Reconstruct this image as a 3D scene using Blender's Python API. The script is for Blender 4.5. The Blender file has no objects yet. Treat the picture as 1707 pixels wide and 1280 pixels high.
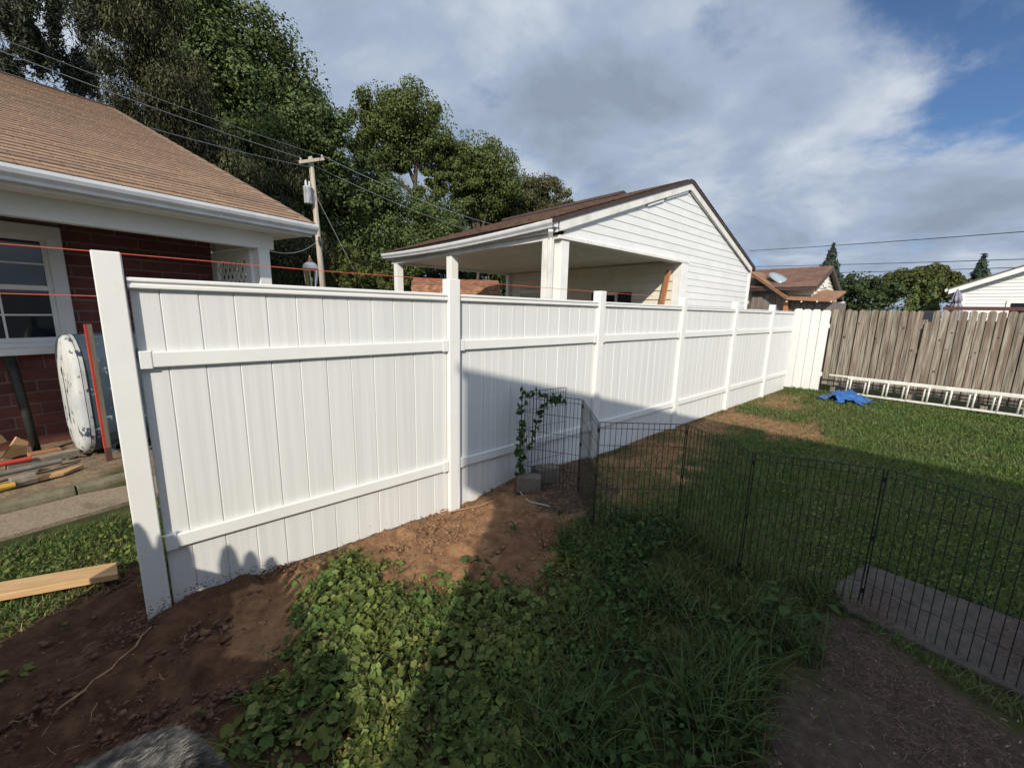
import bpy, math, random
import numpy as np
from mathutils import Matrix, Vector
random.seed(7)
RNG = np.random.default_rng(11)
R = math.radians
scene = bpy.context.scene
COL = scene.collection

# ------------------------------------------------------------------ camera
cam_d = bpy.data.cameras.new('camera')
cam = bpy.data.objects.new('camera', cam_d)
COL.objects.link(cam)
cam_d.sensor_fit = 'HORIZONTAL'
cam_d.sensor_width = 36.0
cam_d.lens = 36.0 * 673.48 / 1707.0
cam_d.clip_start = 0.02
cam_d.clip_end = 3000
YAW, PITCH, ROLL = 0.8436, 0.1803, 0.0231
def _w(x, y, z):
    return Vector((x*math.sin(YAW)+y*math.cos(YAW), -x*math.cos(YAW)+y*math.sin(YAW), z))
_rt = _w(1, 0, 0); _up = _w(0, math.sin(PITCH), math.cos(PITCH)); _fw = _w(0, math.cos(PITCH), -math.sin(PITCH))
_r2 = math.cos(ROLL)*_rt + math.sin(ROLL)*_up
_u2 = -math.sin(ROLL)*_rt + math.cos(ROLL)*_up
M = Matrix.Identity(4)
for i in range(3):
    M[i][0] = _r2[i]; M[i][1] = _u2[i]; M[i][2] = -_fw[i]
M[2][3] = 1.6813
cam.matrix_world = M
scene.camera = cam

# ------------------------------------------------------------------ sun and sky
SUN_AZ, SUN_EL = R(39.5), R(31.0)          # heading in which the light travels, height of the sun
L = Vector((math.cos(SUN_AZ)*math.cos(SUN_EL), math.sin(SUN_AZ)*math.cos(SUN_EL), -math.sin(SUN_EL)))
sd = bpy.data.lights.new('sun', 'SUN')
sd.energy = 4.9
sd.angle = R(0.55)
sd.color = (1.0, 0.915, 0.775)
sun = bpy.data.objects.new('sun', sd)
sun.rotation_euler = L.to_track_quat('-Z', 'Y').to_euler()
COL.objects.link(sun)

world = bpy.data.worlds.new('World')
scene.world = world
world.use_nodes = True
nt = world.node_tree
nt.nodes.clear()
def N_(kind, **kw):
    n = nt.nodes.new(kind)
    for k, v in kw.items():
        setattr(n, k, v)
    return n
sky = N_('ShaderNodeTexSky', sky_type='NISHITA')
sky.sun_disc = False
sky.dust_density = 0.0
sky.ozone_density = 6.0
sky.air_density = 0.9
sky.sun_elevation = SUN_EL
sky.sun_rotation = math.atan2(-L.x, -L.y)
tc = N_('ShaderNodeTexCoord')
sep = N_('ShaderNodeSeparateXYZ')
nt.links.new(tc.outputs['Generated'], sep.inputs[0])
def math_(op, a, b=None, clamp=False):
    n = N_('ShaderNodeMath', operation=op); n.use_clamp = clamp
    for i, v in enumerate((a, b)):
        if v is None: continue
        if isinstance(v, (int, float)): n.inputs[i].default_value = v
        else: nt.links.new(v, n.inputs[i])
    return n.outputs[0]
zc = math_('MAXIMUM', sep.outputs[2], 0.0)
zd = math_('ADD', zc, 0.22)
px = math_('DIVIDE', sep.outputs[0], zd)
py = math_('DIVIDE', sep.outputs[1], zd)
comb = N_('ShaderNodeCombineXYZ')
nt.links.new(px, comb.inputs[0]); nt.links.new(py, comb.inputs[1])
def noise_(scale, detail, rough, off, dist=0.0):
    m = N_('ShaderNodeMapping'); m.inputs['Location'].default_value = off
    nt.links.new(comb.outputs[0], m.inputs[0])
    n = N_('ShaderNodeTexNoise'); n.inputs['Scale'].default_value = scale
    n.inputs['Detail'].default_value = detail; n.inputs['Roughness'].default_value = rough
    n.inputs['Distortion'].default_value = dist
    nt.links.new(m.outputs[0], n.inputs['Vector'])
    return n.outputs['Fac']
n1 = noise_(2.1, 9, 0.58, (3.1, 1.7, 0.0), 0.15)
n2 = noise_(1.7, 9, 0.56, (8.2, 4.4, 2.0), 0.25)
# the break in the cloud deck, towards the right of the view
dotn = N_('ShaderNodeVectorMath', operation='DOT_PRODUCT')
nt.links.new(tc.outputs['Generated'], dotn.inputs[0])
g0 = Vector((0.86, -0.12, 0.50)).normalized()
dotn.inputs[1].default_value = g0
gap = N_('ShaderNodeMapRange'); gap.interpolation_type = 'SMOOTHSTEP'
nt.links.new(dotn.outputs['Value'], gap.inputs[0])
gap.inputs[1].default_value = 0.935; gap.inputs[2].default_value = 0.978
gap.inputs[3].default_value = 0.0; gap.inputs[4].default_value = 0.58
dens = math_('SUBTRACT', math_('ADD', math_('MULTIPLY', n1, 1.5), -0.04), gap.outputs[0])
mask = N_('ShaderNodeMapRange'); mask.interpolation_type = 'SMOOTHSTEP'
nt.links.new(dens, mask.inputs[0])
mask.inputs[1].default_value = 0.26; mask.inputs[2].default_value = 0.62
cr = N_('ShaderNodeValToRGB')
nt.links.new(n2, cr.inputs[0])
e = cr.color_ramp.elements
K = 10.0   # the background strength is 0.1
e[0].position = 0.34; e[0].color = (0.285*K, 0.345*K, 0.45*K, 1)
e[1].position = 0.66; e[1].color = (0.62*K, 0.68*K, 0.76*K, 1)
mid = e.new(0.5); mid.color = (0.395*K, 0.475*K, 0.61*K, 1)
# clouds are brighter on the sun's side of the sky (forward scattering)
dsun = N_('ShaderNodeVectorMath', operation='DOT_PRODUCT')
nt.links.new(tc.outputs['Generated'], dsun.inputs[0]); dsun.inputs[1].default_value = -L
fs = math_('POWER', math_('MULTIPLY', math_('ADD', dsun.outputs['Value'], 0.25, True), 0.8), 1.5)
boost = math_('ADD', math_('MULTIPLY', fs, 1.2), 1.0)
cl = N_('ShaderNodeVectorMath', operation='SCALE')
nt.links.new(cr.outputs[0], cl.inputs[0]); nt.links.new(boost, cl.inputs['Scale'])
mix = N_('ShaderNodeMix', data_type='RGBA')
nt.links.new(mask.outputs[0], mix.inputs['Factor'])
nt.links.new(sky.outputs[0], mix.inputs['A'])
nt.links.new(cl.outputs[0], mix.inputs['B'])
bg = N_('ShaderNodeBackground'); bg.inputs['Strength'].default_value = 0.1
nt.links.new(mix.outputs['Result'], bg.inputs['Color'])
wo = N_('ShaderNodeOutputWorld')
nt.links.new(bg.outputs[0], wo.inputs['Surface'])

vs = scene.view_settings
scene.display_settings.display_device = 'sRGB'
vs.view_transform = 'Standard'
vs.look = 'None'
vs.exposure = 0.0
vs.gamma = 1.0
vs.use_curve_mapping = False
scene.render.engine = 'CYCLES'
scene.cycles.max_bounces = 6
scene.cycles.diffuse_bounces = 3
scene.cycles.use_denoising = True

# ------------------------------------------------------------------ helpers
def S(r, g, b):
    f = lambda c: (c/255/12.92) if c/255 <= 0.04045 else ((c/255+0.055)/1.055)**2.4
    return (f(r), f(g), f(b))

class MB:
    """collects polygons for one mesh"""
    def __init__(self): self.v = []; self.f = []
    def poly(self, pts):
        i = len(self.v); self.v += [tuple(p) for p in pts]; self.f.append(list(range(i, i+len(pts))))
    def box(self, x0, x1, y0, y1, z0, z1, fr=None):
        i = len(self.v)
        c = [(x0,y0,z0),(x1,y0,z0),(x1,y1,z0),(x0,y1,z0),(x0,y0,z1),(x1,y0,z1),(x1,y1,z1),(x0,y1,z1)]
        if fr: c = [fr(*p) for p in c]
        self.v += c
        self.f += [[i+a for a in q] for q in ((0,3,2,1),(4,5,6,7),(0,1,5,4),(1,2,6,5),(2,3,7,6),(3,0,4,7))]
        return self
    def prism(self, a, b):
        """closed solid between two outlines with the same number of points"""
        i = len(self.v); n = len(a)
        self.v += [tuple(p) for p in a] + [tuple(p) for p in b]
        self.f.append([i+k for k in range(n)][::-1]); self.f.append([i+n+k for k in range(n)])
        for k in range(n):
            k2 = (k+1) % n
            self.f.append([i+k, i+k2, i+n+k2, i+n+k])
        return self
    def beam(self, p, q, w, h, up=(0,0,1)):
        p, q = Vector(p), Vector(q); d = (q-p).normalized(); u = Vector(up)
        s = d.cross(u)
        if s.length < 1e-4: s = d.cross(Vector((1,0,0)))
        s.normalize(); u = s.cross(d).normalized()
        o = [s*w/2+u*h/2, -s*w/2+u*h/2, -s*w/2-u*h/2, s*w/2-u*h/2]
        return self.prism([p+x for x in o], [q+x for x in o])
    def tube(self, pts, rad, n=8, cap=True):
        pts = [Vector(p) for p in pts]; m = len(pts)
        if not hasattr(rad, '__len__'): rad = [rad]*m
        i0 = len(self.v); ref = Vector((0.31, 0.17, 0.93))
        for k, p in enumerate(pts):
            d = (pts[min(k+1, m-1)] - pts[max(k-1, 0)]).normalized()
            s = d.cross(ref)
            if s.length < 1e-3: s = d.cross(Vector((1,0,0)))
            s.normalize(); u = d.cross(s)
            for j in range(n):
                a = 2*math.pi*j/n
                self.v.append(tuple(p + (s*math.cos(a)+u*math.sin(a))*rad[k]))
        for k in range(m-1):
            for j in range(n):
                j2 = (j+1) % n
                self.f.append([i0+k*n+j, i0+k*n+j2, i0+(k+1)*n+j2, i0+(k+1)*n+j])
        if cap:
            self.f.append([i0+j for j in range(n)][::-1]); self.f.append([i0+(m-1)*n+j for j in range(n)])
        return self
    def lathe(self, c, prof, n=20):
        i0 = len(self.v); c = Vector(c)
        for r, z in prof:
            for j in range(n):
                a = 2*math.pi*j/n
                self.v.append((c.x+r*math.cos(a), c.y+r*math.sin(a), c.z+z))
        for k in range(len(prof)-1):
            for j in range(n):
                j2 = (j+1) % n
                self.f.append([i0+k*n+j, i0+k*n+j2, i0+(k+1)*n+j2, i0+(k+1)*n+j])
        return self
    def mesh(self, name, m, smooth=False):
        me = bpy.data.meshes.new(name); me.from_pydata(self.v, [], self.f)
        if m: me.materials.append(m)
        if smooth:
            me.polygons.foreach_set('use_smooth', [True]*len(me.polygons))
        me.update(); return me
    def build(self, name, m, parent=None, smooth=False, bevel=0, **kw):
        o = bpy.data.objects.new(name, self.mesh(name, m, smooth))
        return link(o, parent, bevel, **kw)

def link(o, parent=None, bevel=0, label=None, cat=None, group=None, kind=None):
    COL.objects.link(o)
    if parent is not None:
        o.parent = parent
        o.matrix_parent_inverse = wm(parent).inverted()
    if bevel:
        b = o.modifiers.new('bevel', 'BEVEL'); b.width = bevel; b.segments = 2; b.limit_method = 'ANGLE'
    if label: o['label'] = label
    if cat: o['category'] = cat
    if group: o['group'] = group
    if kind: o['kind'] = kind
    return o
def wm(o):
    m = o.matrix_basis
    if o.parent: return wm(o.parent) @ o.matrix_parent_inverse @ m
    return m
def thing(name, label, cat, loc=(0,0,0), group=None):
    o = bpy.data.objects.new(name, None); o.location = loc; o.empty_display_size = 0.2
    return link(o, None, 0, label, cat, group)
def inst(name, me, mat4, parent=None, **kw):
    o = bpy.data.objects.new(name, me); o.matrix_basis = mat4
    return link(o, parent, **kw)
def T(x, y, z, rz=0.0, sc=1.0):
    return Matrix.Translation((x, y, z)) @ Matrix.Rotation(rz, 4, 'Z') @ Matrix.Scale(sc, 4)

def fast_mesh(name, V, polys, m, smooth=False):
    """V (n,3); polys: list of (k,c) index arrays"""
    V = np.asarray(V, np.float32); me = bpy.data.meshes.new(name)
    me.vertices.add(len(V)); me.vertices.foreach_set('co', V.ravel())
    loops = np.concatenate([p.ravel() for p in polys]).astype(np.int32)
    tot = np.concatenate([np.full(len(p), p.shape[1]) for p in polys]).astype(np.int32)
    start = np.concatenate([[0], np.cumsum(tot)[:-1]]).astype(np.int32)
    me.loops.add(len(loops)); me.loops.foreach_set('vertex_index', loops)
    me.polygons.add(len(tot)); me.polygons.foreach_set('loop_start', start); me.polygons.foreach_set('loop_total', tot)
    if smooth: me.polygons.foreach_set('use_smooth', np.ones(len(tot), bool))
    if m: me.materials.append(m)
    me.update(calc_edges=True); me.validate()
    return me

# ------------------------------------------------------------------ materials
MATS = {}
def mat(name, c1, c2=None, rough=0.7, scale=6.0, detail=5, stretch=(1,1,1), bump=0.0, bscale=None, spec=0.5,
        rand=0.0, metallic=0.0, island=0.0, trans=0.0, sharp=(0.35, 0.65), c3=None, c3scale=1.5, c3at=(0.5,0.7), hue=0.0):
    if name in MATS: return MATS[name]
    m = bpy.data.materials.new(name); m.use_nodes = True
    t = m.node_tree; t.nodes.clear()
    def nn(k, **kw):
        n = t.nodes.new(k)
        for a, b in kw.items(): setattr(n, a, b)
        return n
    out = nn('ShaderNodeOutputMaterial'); p = nn('ShaderNodeBsdfPrincipled')
    p.inputs['Roughness'].default_value = rough
    p.inputs['Metallic'].default_value = metallic
    p.inputs['Specular IOR Level'].default_value = spec
    tcn = nn('ShaderNodeTexCoord'); mp = nn('ShaderNodeMapping')
    mp.inputs['Scale'].default_value = stretch
    src = tcn.outputs['Object']
    if rand:
        oi = nn('ShaderNodeObjectInfo'); sc = nn('ShaderNodeVectorMath', operation='SCALE')
        cx = nn('ShaderNodeCombineXYZ')
        for i in range(3): t.links.new(oi.outputs['Random'], cx.inputs[i])
        sc.inputs['Scale'].default_value = 37.0; t.links.new(cx.outputs[0], sc.inputs[0])
        ad = nn('ShaderNodeVectorMath', operation='ADD')
        t.links.new(src, ad.inputs[0]); t.links.new(sc.outputs[0], ad.inputs[1]); src = ad.outputs[0]
    t.links.new(src, mp.inputs[0])
    col = None
    if c2 is not None:
        nz = nn('ShaderNodeTexNoise'); nz.inputs['Scale'].default_value = scale; nz.inputs['Detail'].default_value = detail
        nz.inputs['Roughness'].default_value = 0.6
        t.links.new(mp.outputs[0], nz.inputs['Vector'])
        mr = nn('ShaderNodeMapRange'); mr.inputs[1].default_value = sharp[0]; mr.inputs[2].default_value = sharp[1]
        t.links.new(nz.outputs['Fac'], mr.inputs[0])
        mx = nn('ShaderNodeMix', data_type='RGBA')
        mx.inputs['A'].default_value = (*c1, 1); mx.inputs['B'].default_value = (*c2, 1)
        t.links.new(mr.outputs[0], mx.inputs['Factor']); col = mx.outputs['Result']
        if c3 is not None:
            n3 = nn('ShaderNodeTexNoise'); n3.inputs['Scale'].default_value = c3scale; n3.inputs['Detail'].default_value = 6
            n3.inputs['Roughness'].default_value = 0.65
            t.links.new(mp.outputs[0], n3.inputs['Vector'])
            m3 = nn('ShaderNodeMapRange'); m3.inputs[1].default_value = c3at[0]; m3.inputs[2].default_value = c3at[1]
            t.links.new(n3.outputs['Fac'], m3.inputs[0])
            x3 = nn('ShaderNodeMix', data_type='RGBA'); x3.inputs['B'].default_value = (*c3, 1)
            t.links.new(m3.outputs[0], x3.inputs['Factor']); t.links.new(col, x3.inputs['A']); col = x3.outputs['Result']
    if rand or island:
        hs = nn('ShaderNodeHueSaturation')
        if island:
            g = nn('ShaderNodeNewGeometry'); rsrc = g.outputs['Random Per Island']; amt = island
        else:
            oi2 = nn('ShaderNodeObjectInfo'); rsrc = oi2.outputs['Random']; amt = rand
        mv = nn('ShaderNodeMapRange'); mv.inputs[3].default_value = 1-amt; mv.inputs[4].default_value = 1+amt
        t.links.new(rsrc, mv.inputs[0]); t.links.new(mv.outputs[0], hs.inputs['Value'])
        if hue:
            wn = nn('ShaderNodeTexWhiteNoise', noise_dimensions='1D'); t.links.new(rsrc, wn.inputs['W'])
            mh = nn('ShaderNodeMapRange'); mh.inputs[3].default_value = 0.5-hue; mh.inputs[4].default_value = 0.5+hue*0.6
            t.links.new(wn.outputs['Value'], mh.inputs[0]); t.links.new(mh.outputs[0], hs.inputs['Hue'])
        if col is None: hs.inputs['Color'].default_value = (*c1, 1)
        else: t.links.new(col, hs.inputs['Color'])
        col = hs.outputs['Color']
    if col is None: p.inputs['Base Color'].default_value = (*c1, 1)
    else: t.links.new(col, p.inputs['Base Color'])
    if bump:
        bz = nn('ShaderNodeTexNoise'); bz.inputs['Scale'].default_value = bscale or scale*3; bz.inputs['Detail'].default_value = 6
        t.links.new(mp.outputs[0], bz.inputs['Vector'])
        bm = nn('ShaderNodeBump'); bm.inputs['Strength'].default_value = 0.6; bm.inputs['Distance'].default_value = bump
        t.links.new(bz.outputs['Fac'], bm.inputs['Height']); t.links.new(bm.outputs[0], p.inputs['Normal'])
    sh = p.outputs[0]
    if trans:
        tr = nn('ShaderNodeBsdfTranslucent'); ms = nn('ShaderNodeMixShader'); ms.inputs[0].default_value = trans
        if col is None: tr.inputs['Color'].default_value = (*c1, 1)
        else: t.links.new(col, tr.inputs['Color'])
        t.links.new(sh, ms.inputs[1]); t.links.new(tr.outputs[0], ms.inputs[2]); sh = ms.outputs[0]
    t.links.new(sh, out.inputs['Surface'])
    MATS[name] = m; return m

def glass_mat():
    m = bpy.data.materials.new('window_glass'); m.use_nodes = True
    p = m.node_tree.nodes['Principled BSDF']
    p.inputs['Base Color'].default_value = (0.012, 0.016, 0.02, 1); p.inputs['Roughness'].default_value = 0.06
    p.inputs['Specular IOR Level'].default_value = 0.6
    return m
def clear_glass():
    m = bpy.data.materials.new('lamp_glass'); m.use_nodes = True
    p = m.node_tree.nodes['Principled BSDF']
    p.inputs['Base Color'].default_value = (0.95, 0.97, 0.96, 1); p.inputs['Roughness'].default_value = 0.03
    p.inputs['Transmission Weight'].default_value = 1.0; p.inputs['IOR'].default_value = 1.2
    return m
GLASS = glass_mat()
VINYL = mat('white_vinyl', (0.69, 0.695, 0.685), (0.60, 0.605, 0.595), rough=0.45, scale=9, stretch=(3, 3, 0.05), sharp=(0.35, 0.7), rand=0.012, spec=0.35)
VINYLP = mat('white_vinyl_smooth', (0.745, 0.745, 0.72), (0.70, 0.70, 0.68), rough=0.38, scale=3, spec=0.4, c3=(0.55,0.49,0.42), c3scale=5, c3at=(0.66,0.85))
WPAINT = mat('white_trim_paint', (0.76, 0.76, 0.74), (0.66, 0.66, 0.63), rough=0.55, scale=4, sharp=(0.4,0.8))
WDIRTY = mat('weathered_white_trim', (0.70, 0.69, 0.66), (0.50, 0.48, 0.43), rough=0.6, scale=7, sharp=(0.45,0.8), stretch=(1,1,0.4))
SIDING = mat('white_vinyl_siding', (0.72, 0.725, 0.72), (0.64, 0.64, 0.63), rough=0.5, scale=2, stretch=(1,1,0.6), rand=0.02, sharp=(0.35,0.8))
SIDCREAM = mat('cream_vinyl_siding', (0.70, 0.66, 0.56), (0.62, 0.58, 0.48), rough=0.55, scale=3, rand=0.03)
SOFFIT = mat('soffit_white', (0.62, 0.61, 0.57), (0.52, 0.51, 0.47), rough=0.6, scale=3, rand=0.03)
BRICK = mat('dark_red_brick', (0.165, 0.055, 0.042), (0.115, 0.038, 0.031), rough=0.85, scale=9, bump=0.004, bscale=60, rand=0.22)
MORTAR = mat('mortar', (0.28, 0.205, 0.175), (0.22, 0.16, 0.135), rough=0.95, scale=12, bump=0.003, bscale=80)
SHING = mat('tan_brown_asphalt_shingle', (0.31, 0.205, 0.128), (0.215, 0.135, 0.086), rough=0.95, scale=14, bump=0.003, bscale=300, rand=0.14, c3=(0.15,0.09,0.065), c3scale=1.6, c3at=(0.5,0.8))
SHINGD = mat('dark_brown_shingle', (0.16, 0.10, 0.07), (0.10, 0.062, 0.045), rough=0.95, scale=10, bump=0.004, bscale=150, island=0.2)
SHINGR = mat('rust_brown_shingle', (0.30, 0.155, 0.09), (0.21, 0.10, 0.06), rough=0.95, scale=5, bump=0.004, bscale=150, island=0.28)
GUT = mat('white_aluminium_gutter', (0.72, 0.74, 0.76), (0.62, 0.64, 0.66), rough=0.28, scale=5, spec=0.6)
DBROWN = mat('dark_brown_trim', (0.06, 0.035, 0.028), (0.04, 0.025, 0.02), rough=0.5, scale=5)
WOODGREY = mat('weathered_grey_fence_wood', (0.33, 0.295, 0.235), (0.12, 0.10, 0.076), rough=0.9, scale=4.5, detail=9, stretch=(9, 9, 0.42), bump=0.006, bscale=9, rand=0.20, sharp=(0.40,0.62), c3=(0.14,0.085,0.06), c3scale=1.3, c3at=(0.48,0.66))
WOODNEW = mat('fresh_pine_lumber', (0.52, 0.33, 0.16), (0.40, 0.235, 0.105), rough=0.75, scale=4, stretch=(1.2, 9, 9), bump=0.001, sharp=(0.4,0.65))
WOODRED = mat('red_brown_plank_wood', (0.42, 0.19, 0.085), (0.30, 0.125, 0.055), rough=0.75, scale=6, stretch=(9,9,0.6))
WPICK = mat('white_painted_picket', (0.72, 0.72, 0.70), (0.63, 0.63, 0.61), rough=0.6, scale=5, stretch=(5,5,0.5), sharp=(0.4,0.75), c3=(0.55,0.47,0.38), c3scale=3, c3at=(0.64,0.8), rand=0.02)
WIRE = mat('black_coated_wire', (0.012, 0.012, 0.013), rough=0.4, spec=0.5)
CONC = mat('grey_concrete', (0.235, 0.21, 0.18), (0.155, 0.14, 0.12), rough=0.95, scale=14, bump=0.004, bscale=70, c3=(0.12,0.10,0.075), c3scale=4, c3at=(0.5,0.75))
BLOCKM = mat('concrete_block', (0.175, 0.148, 0.118), (0.11, 0.092, 0.072), rough=0.95, scale=12, bump=0.006, bscale=55)
LADDER = mat('dull_white_ladder', (0.70, 0.69, 0.64), (0.55, 0.54, 0.49), rough=0.45, scale=6)
TARP = mat('blue_tarpaulin', (0.03, 0.125, 0.36), (0.018, 0.075, 0.23), rough=0.5, scale=6, c3=(0.10,0.09,0.06), c3scale=5, c3at=(0.6,0.75))
BARK = mat('grey_brown_bark', (0.10, 0.075, 0.055), (0.055, 0.042, 0.032), rough=0.95, scale=6, stretch=(4,4,0.8), bump=0.02, bscale=12)
POLEW = mat('pale_weathered_pole_wood', (0.46, 0.40, 0.33), (0.32, 0.27, 0.22), rough=0.9, scale=5, stretch=(5,5,0.4))
GREYMETAL = mat('grey_painted_metal', (0.42, 0.44, 0.46), (0.33, 0.35, 0.37), rough=0.45, scale=5)
CABLE = mat('dark_cable', (0.03, 0.03, 0.033), rough=0.6)
CABLEG = mat('weathered_grey_cable', (0.30, 0.30, 0.31), rough=0.5)
STRINGM = mat('orange_mason_line', (0.62, 0.11, 0.055), (0.5, 0.085, 0.045), rough=0.6, scale=40)
def leafmat(n, c, isl=0.35, trans=0.22, hue=0.03, rough=0.55, c2=None, ps=1.4):
    return mat(n, c, c2, scale=ps, detail=4, sharp=(0.42, 0.66), rough=rough, island=isl, trans=trans, hue=hue, spec=0.18)
LF_DARK = leafmat('dark_spruce_needles', (0.050, 0.055, 0.032), 0.4, 0.1)
LF_BROWN = leafmat('olive_drooping_foliage', (0.066, 0.070, 0.032), 0.45, 0.12)
LF_MAPLE = leafmat('maple_leaves', (0.082, 0.118, 0.040), 0.45, 0.2)
LF_MID = leafmat('mid_green_leaves', (0.098, 0.130, 0.040), 0.4, 0.25)
LF_RUST = leafmat('bronze_green_leaves', (0.090, 0.090, 0.040), 0.4, 0.18)
LF_YEL = leafmat('yellow_green_leaves', (0.085, 0.10, 0.028), 0.4, 0.25)
LF_DK2 = leafmat('shrub_leaves', (0.044, 0.068, 0.026), 0.4, 0.15)
LF_BLUE = leafmat('blue_green_needles', (0.040, 0.062, 0.040), 0.35, 0.1)
LF_GRASS = leafmat('lawn_grass_blades', (0.088, 0.150, 0.036), 0.45, 0.35, 0.03, c2=(0.135, 0.165, 0.055), ps=1.1)
LF_DRY = leafmat('straw_and_dry_grass', (0.30, 0.22, 0.12), 0.45, 0.1, 0.02, 0.8)
LF_DRY2 = leafmat('yellowing_lawn_grass', (0.20, 0.165, 0.075), 0.4, 0.2, 0.03, 0.8)
LF_TALL = leafmat('long_grass_blades', (0.056, 0.095, 0.028), 0.5, 0.3, 0.04, c2=(0.075,0.095,0.030), ps=2.5)
LF_IVY = leafmat('round_ground_ivy_leaves', (0.105, 0.155, 0.042), 0.45, 0.35, 0.035, 0.6, c2=(0.165,0.190,0.050), ps=3.0)
LF_VINE = leafmat('vine_leaves', (0.038, 0.072, 0.020), 0.35, 0.2, 0.02, 0.7)

# frame of the neighbour's house: u along its front, n away from the viewer
HT = R(15.6)
def HF(u, n, z):
    return (u*math.cos(HT)-n*math.sin(HT), u*math.sin(HT)+n*math.cos(HT), z)
def HMAT(u, n, z):
    return Matrix.Translation(HF(u, n, z)) @ Matrix.Rotation(HT, 4, 'Z')

# ------------------------------------------------------------------ the ground
def vnoise(x, y, s, seed=0):
    x = np.asarray(x, float)/s + seed*17.3; y = np.asarray(y, float)/s + seed*9.1
    xi = np.floor(x); yi = np.floor(y); fx = x-xi; fy = y-yi
    fx = fx*fx*(3-2*fx); fy = fy*fy*(3-2*fy)
    h = lambda a, b: np.modf(np.abs(np.sin(a*127.1+b*311.7+seed*3.3)*43758.5453))[0]
    return (h(xi,yi)*(1-fx)+h(xi+1,yi)*fx)*(1-fy)+(h(xi,yi+1)*(1-fx)+h(xi+1,yi+1)*fx)*fy
def ss(a, b, t):
    t = np.clip((t-a)/(b-a), 0, 1); return t*t*(3-2*t)
P_ = lambda *a: np.array(a, float)
DIRT_A = P_((-0.73,2.97),(-0.49,3.1),(-0.21,3.36),(-0.10,2.9),(0.28,2.80),(0.63,2.74),(0.85,2.72),(0.66,2.49),(0.5,2.43),(0.43,2.15),(0.33,1.97),(0.19,1.86),(0.05,1.8),(-0.03,1.64),(0.1,1.2),(-0.6,0.6),(-1.4,1.0),(-1.3,2.4))
DIRT_B = P_((0.79,2.74),(1.17,2.76),(1.68,2.78),(2.24,2.78),(2.89,2.80),(3.63,2.80),(2.62,1.9),(2.35,1.86),(2.08,1.79),(1.63,1.43),(1.54,1.54),(1.42,1.86),(1.22,1.84),(0.91,2.17),(0.89,2.37))
DIRT_C = P_((3.4,2.8),(6.0,2.88),(7.78,2.8),(7.2,2.2),(5.24,2.04),(4.05,1.66),(2.91,1.77),(2.62,1.87))
DIRT_D = P_((6.2,2.75),(8.52,2.8),(11.0,2.8),(10.9,2.2),(9.6,1.75),(8.3,1.75),(7.4,1.2),(6.7,1.0),(6.2,1.5),(6.0,2.1))
MULCH = P_((2.74,0.28),(2.79,0.18),(2.72,0.0),(2.63,-0.21),(2.6,-0.39),(2.9,-3.5),(-1,-3.5),(-1.5,0.3),(0.2,0.75),(1.2,0.42),(1.53,0.3),(1.87,0.33),(2.31,0.32))
IVY = P_((0.5,2.43),(0.72,2.62),(0.95,2.60),(0.91,2.17),(1.22,1.84),(1.42,1.86),(1.54,1.54),(1.68,1.42),(2.08,1.75),(2.45,1.80),(2.3,1.45),(1.51,1.14),(0.92,0.83),(0.2,0.9),(-0.02,1.63),(0.05,1.8),(0.33,1.97))
TALL = P_((2.0,1.75),(2.62,1.87),(2.95,1.35),(2.70,0.75),(2.96,0.29),(2.69,0.27),(1.99,0.34),(1.53,0.3),(0.75,0.70),(1.51,1.14))
def inpoly(x, y, P):
    x = np.asarray(x); y = np.asarray(y); r = np.zeros(x.shape, bool); n = len(P); j = n-1
    for i in range(n):
        xi, yi = P[i]; xj, yj = P[j]
        c = ((yi > y) != (yj > y)) & (x < (xj-xi)*(y-yi)/(yj-yi+1e-12)+xi)
        r ^= c; j = i
    return r
def soft(x, y, P, w=0.10, k=3):
    """coverage of a patch with a frayed edge"""
    a = np.zeros(np.shape(x))
    for s in range(k):
        dx = (vnoise(x, y, 0.16, s+1)-0.5)*2*w + (vnoise(x, y, 0.05, s+11)-0.5)*w
        dy = (vnoise(x, y, 0.16, s+21)-0.5)*2*w + (vnoise(x, y, 0.05, s+31)-0.5)*w
        a += inpoly(x+dx, y+dy, P)
    return a/k
def hn(x, y): return -x*math.sin(HT)+y*math.cos(HT)
def gz(x, y):
    x = np.asarray(x, float); y = np.asarray(y, float)
    near = np.exp(-((x-2)**2+(y-1.5)**2)/60.0)
    z = (vnoise(x, y, 0.9, 2)-0.5)*0.035*near + (vnoise(x, y, 0.35, 3)-0.5)*0.018*near
    g = lambda cx, cy, s, h: h*np.exp(-((x-cx)**2+(y-cy)**2)/(2*s*s))
    z = z + g(0.0, 2.72, 0.18, 0.022) + g(1.45, 2.2, 0.30, 0.035) + g(2.55, 2.6, 0.28, 0.075) + g(3.2, 2.6, 0.3, 0.03) + g(0.2, 1.6, 0.35, 0.03)
    n = hn(x, y)
    z = z*(1-ss(4.2, 4.45, n)) + 0.095*ss(4.94, 4.98, n) + ss(5.0, 5.2, n)*((vnoise(x, y, 0.25, 51)-0.5)*0.05+(vnoise(x, y, 0.09, 52)-0.5)*0.025)*(1-ss(6.3, 6.6, n))
    return z
def gzs(x, y): return float(gz(np.array([x]), np.array([y]))[0])

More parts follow.
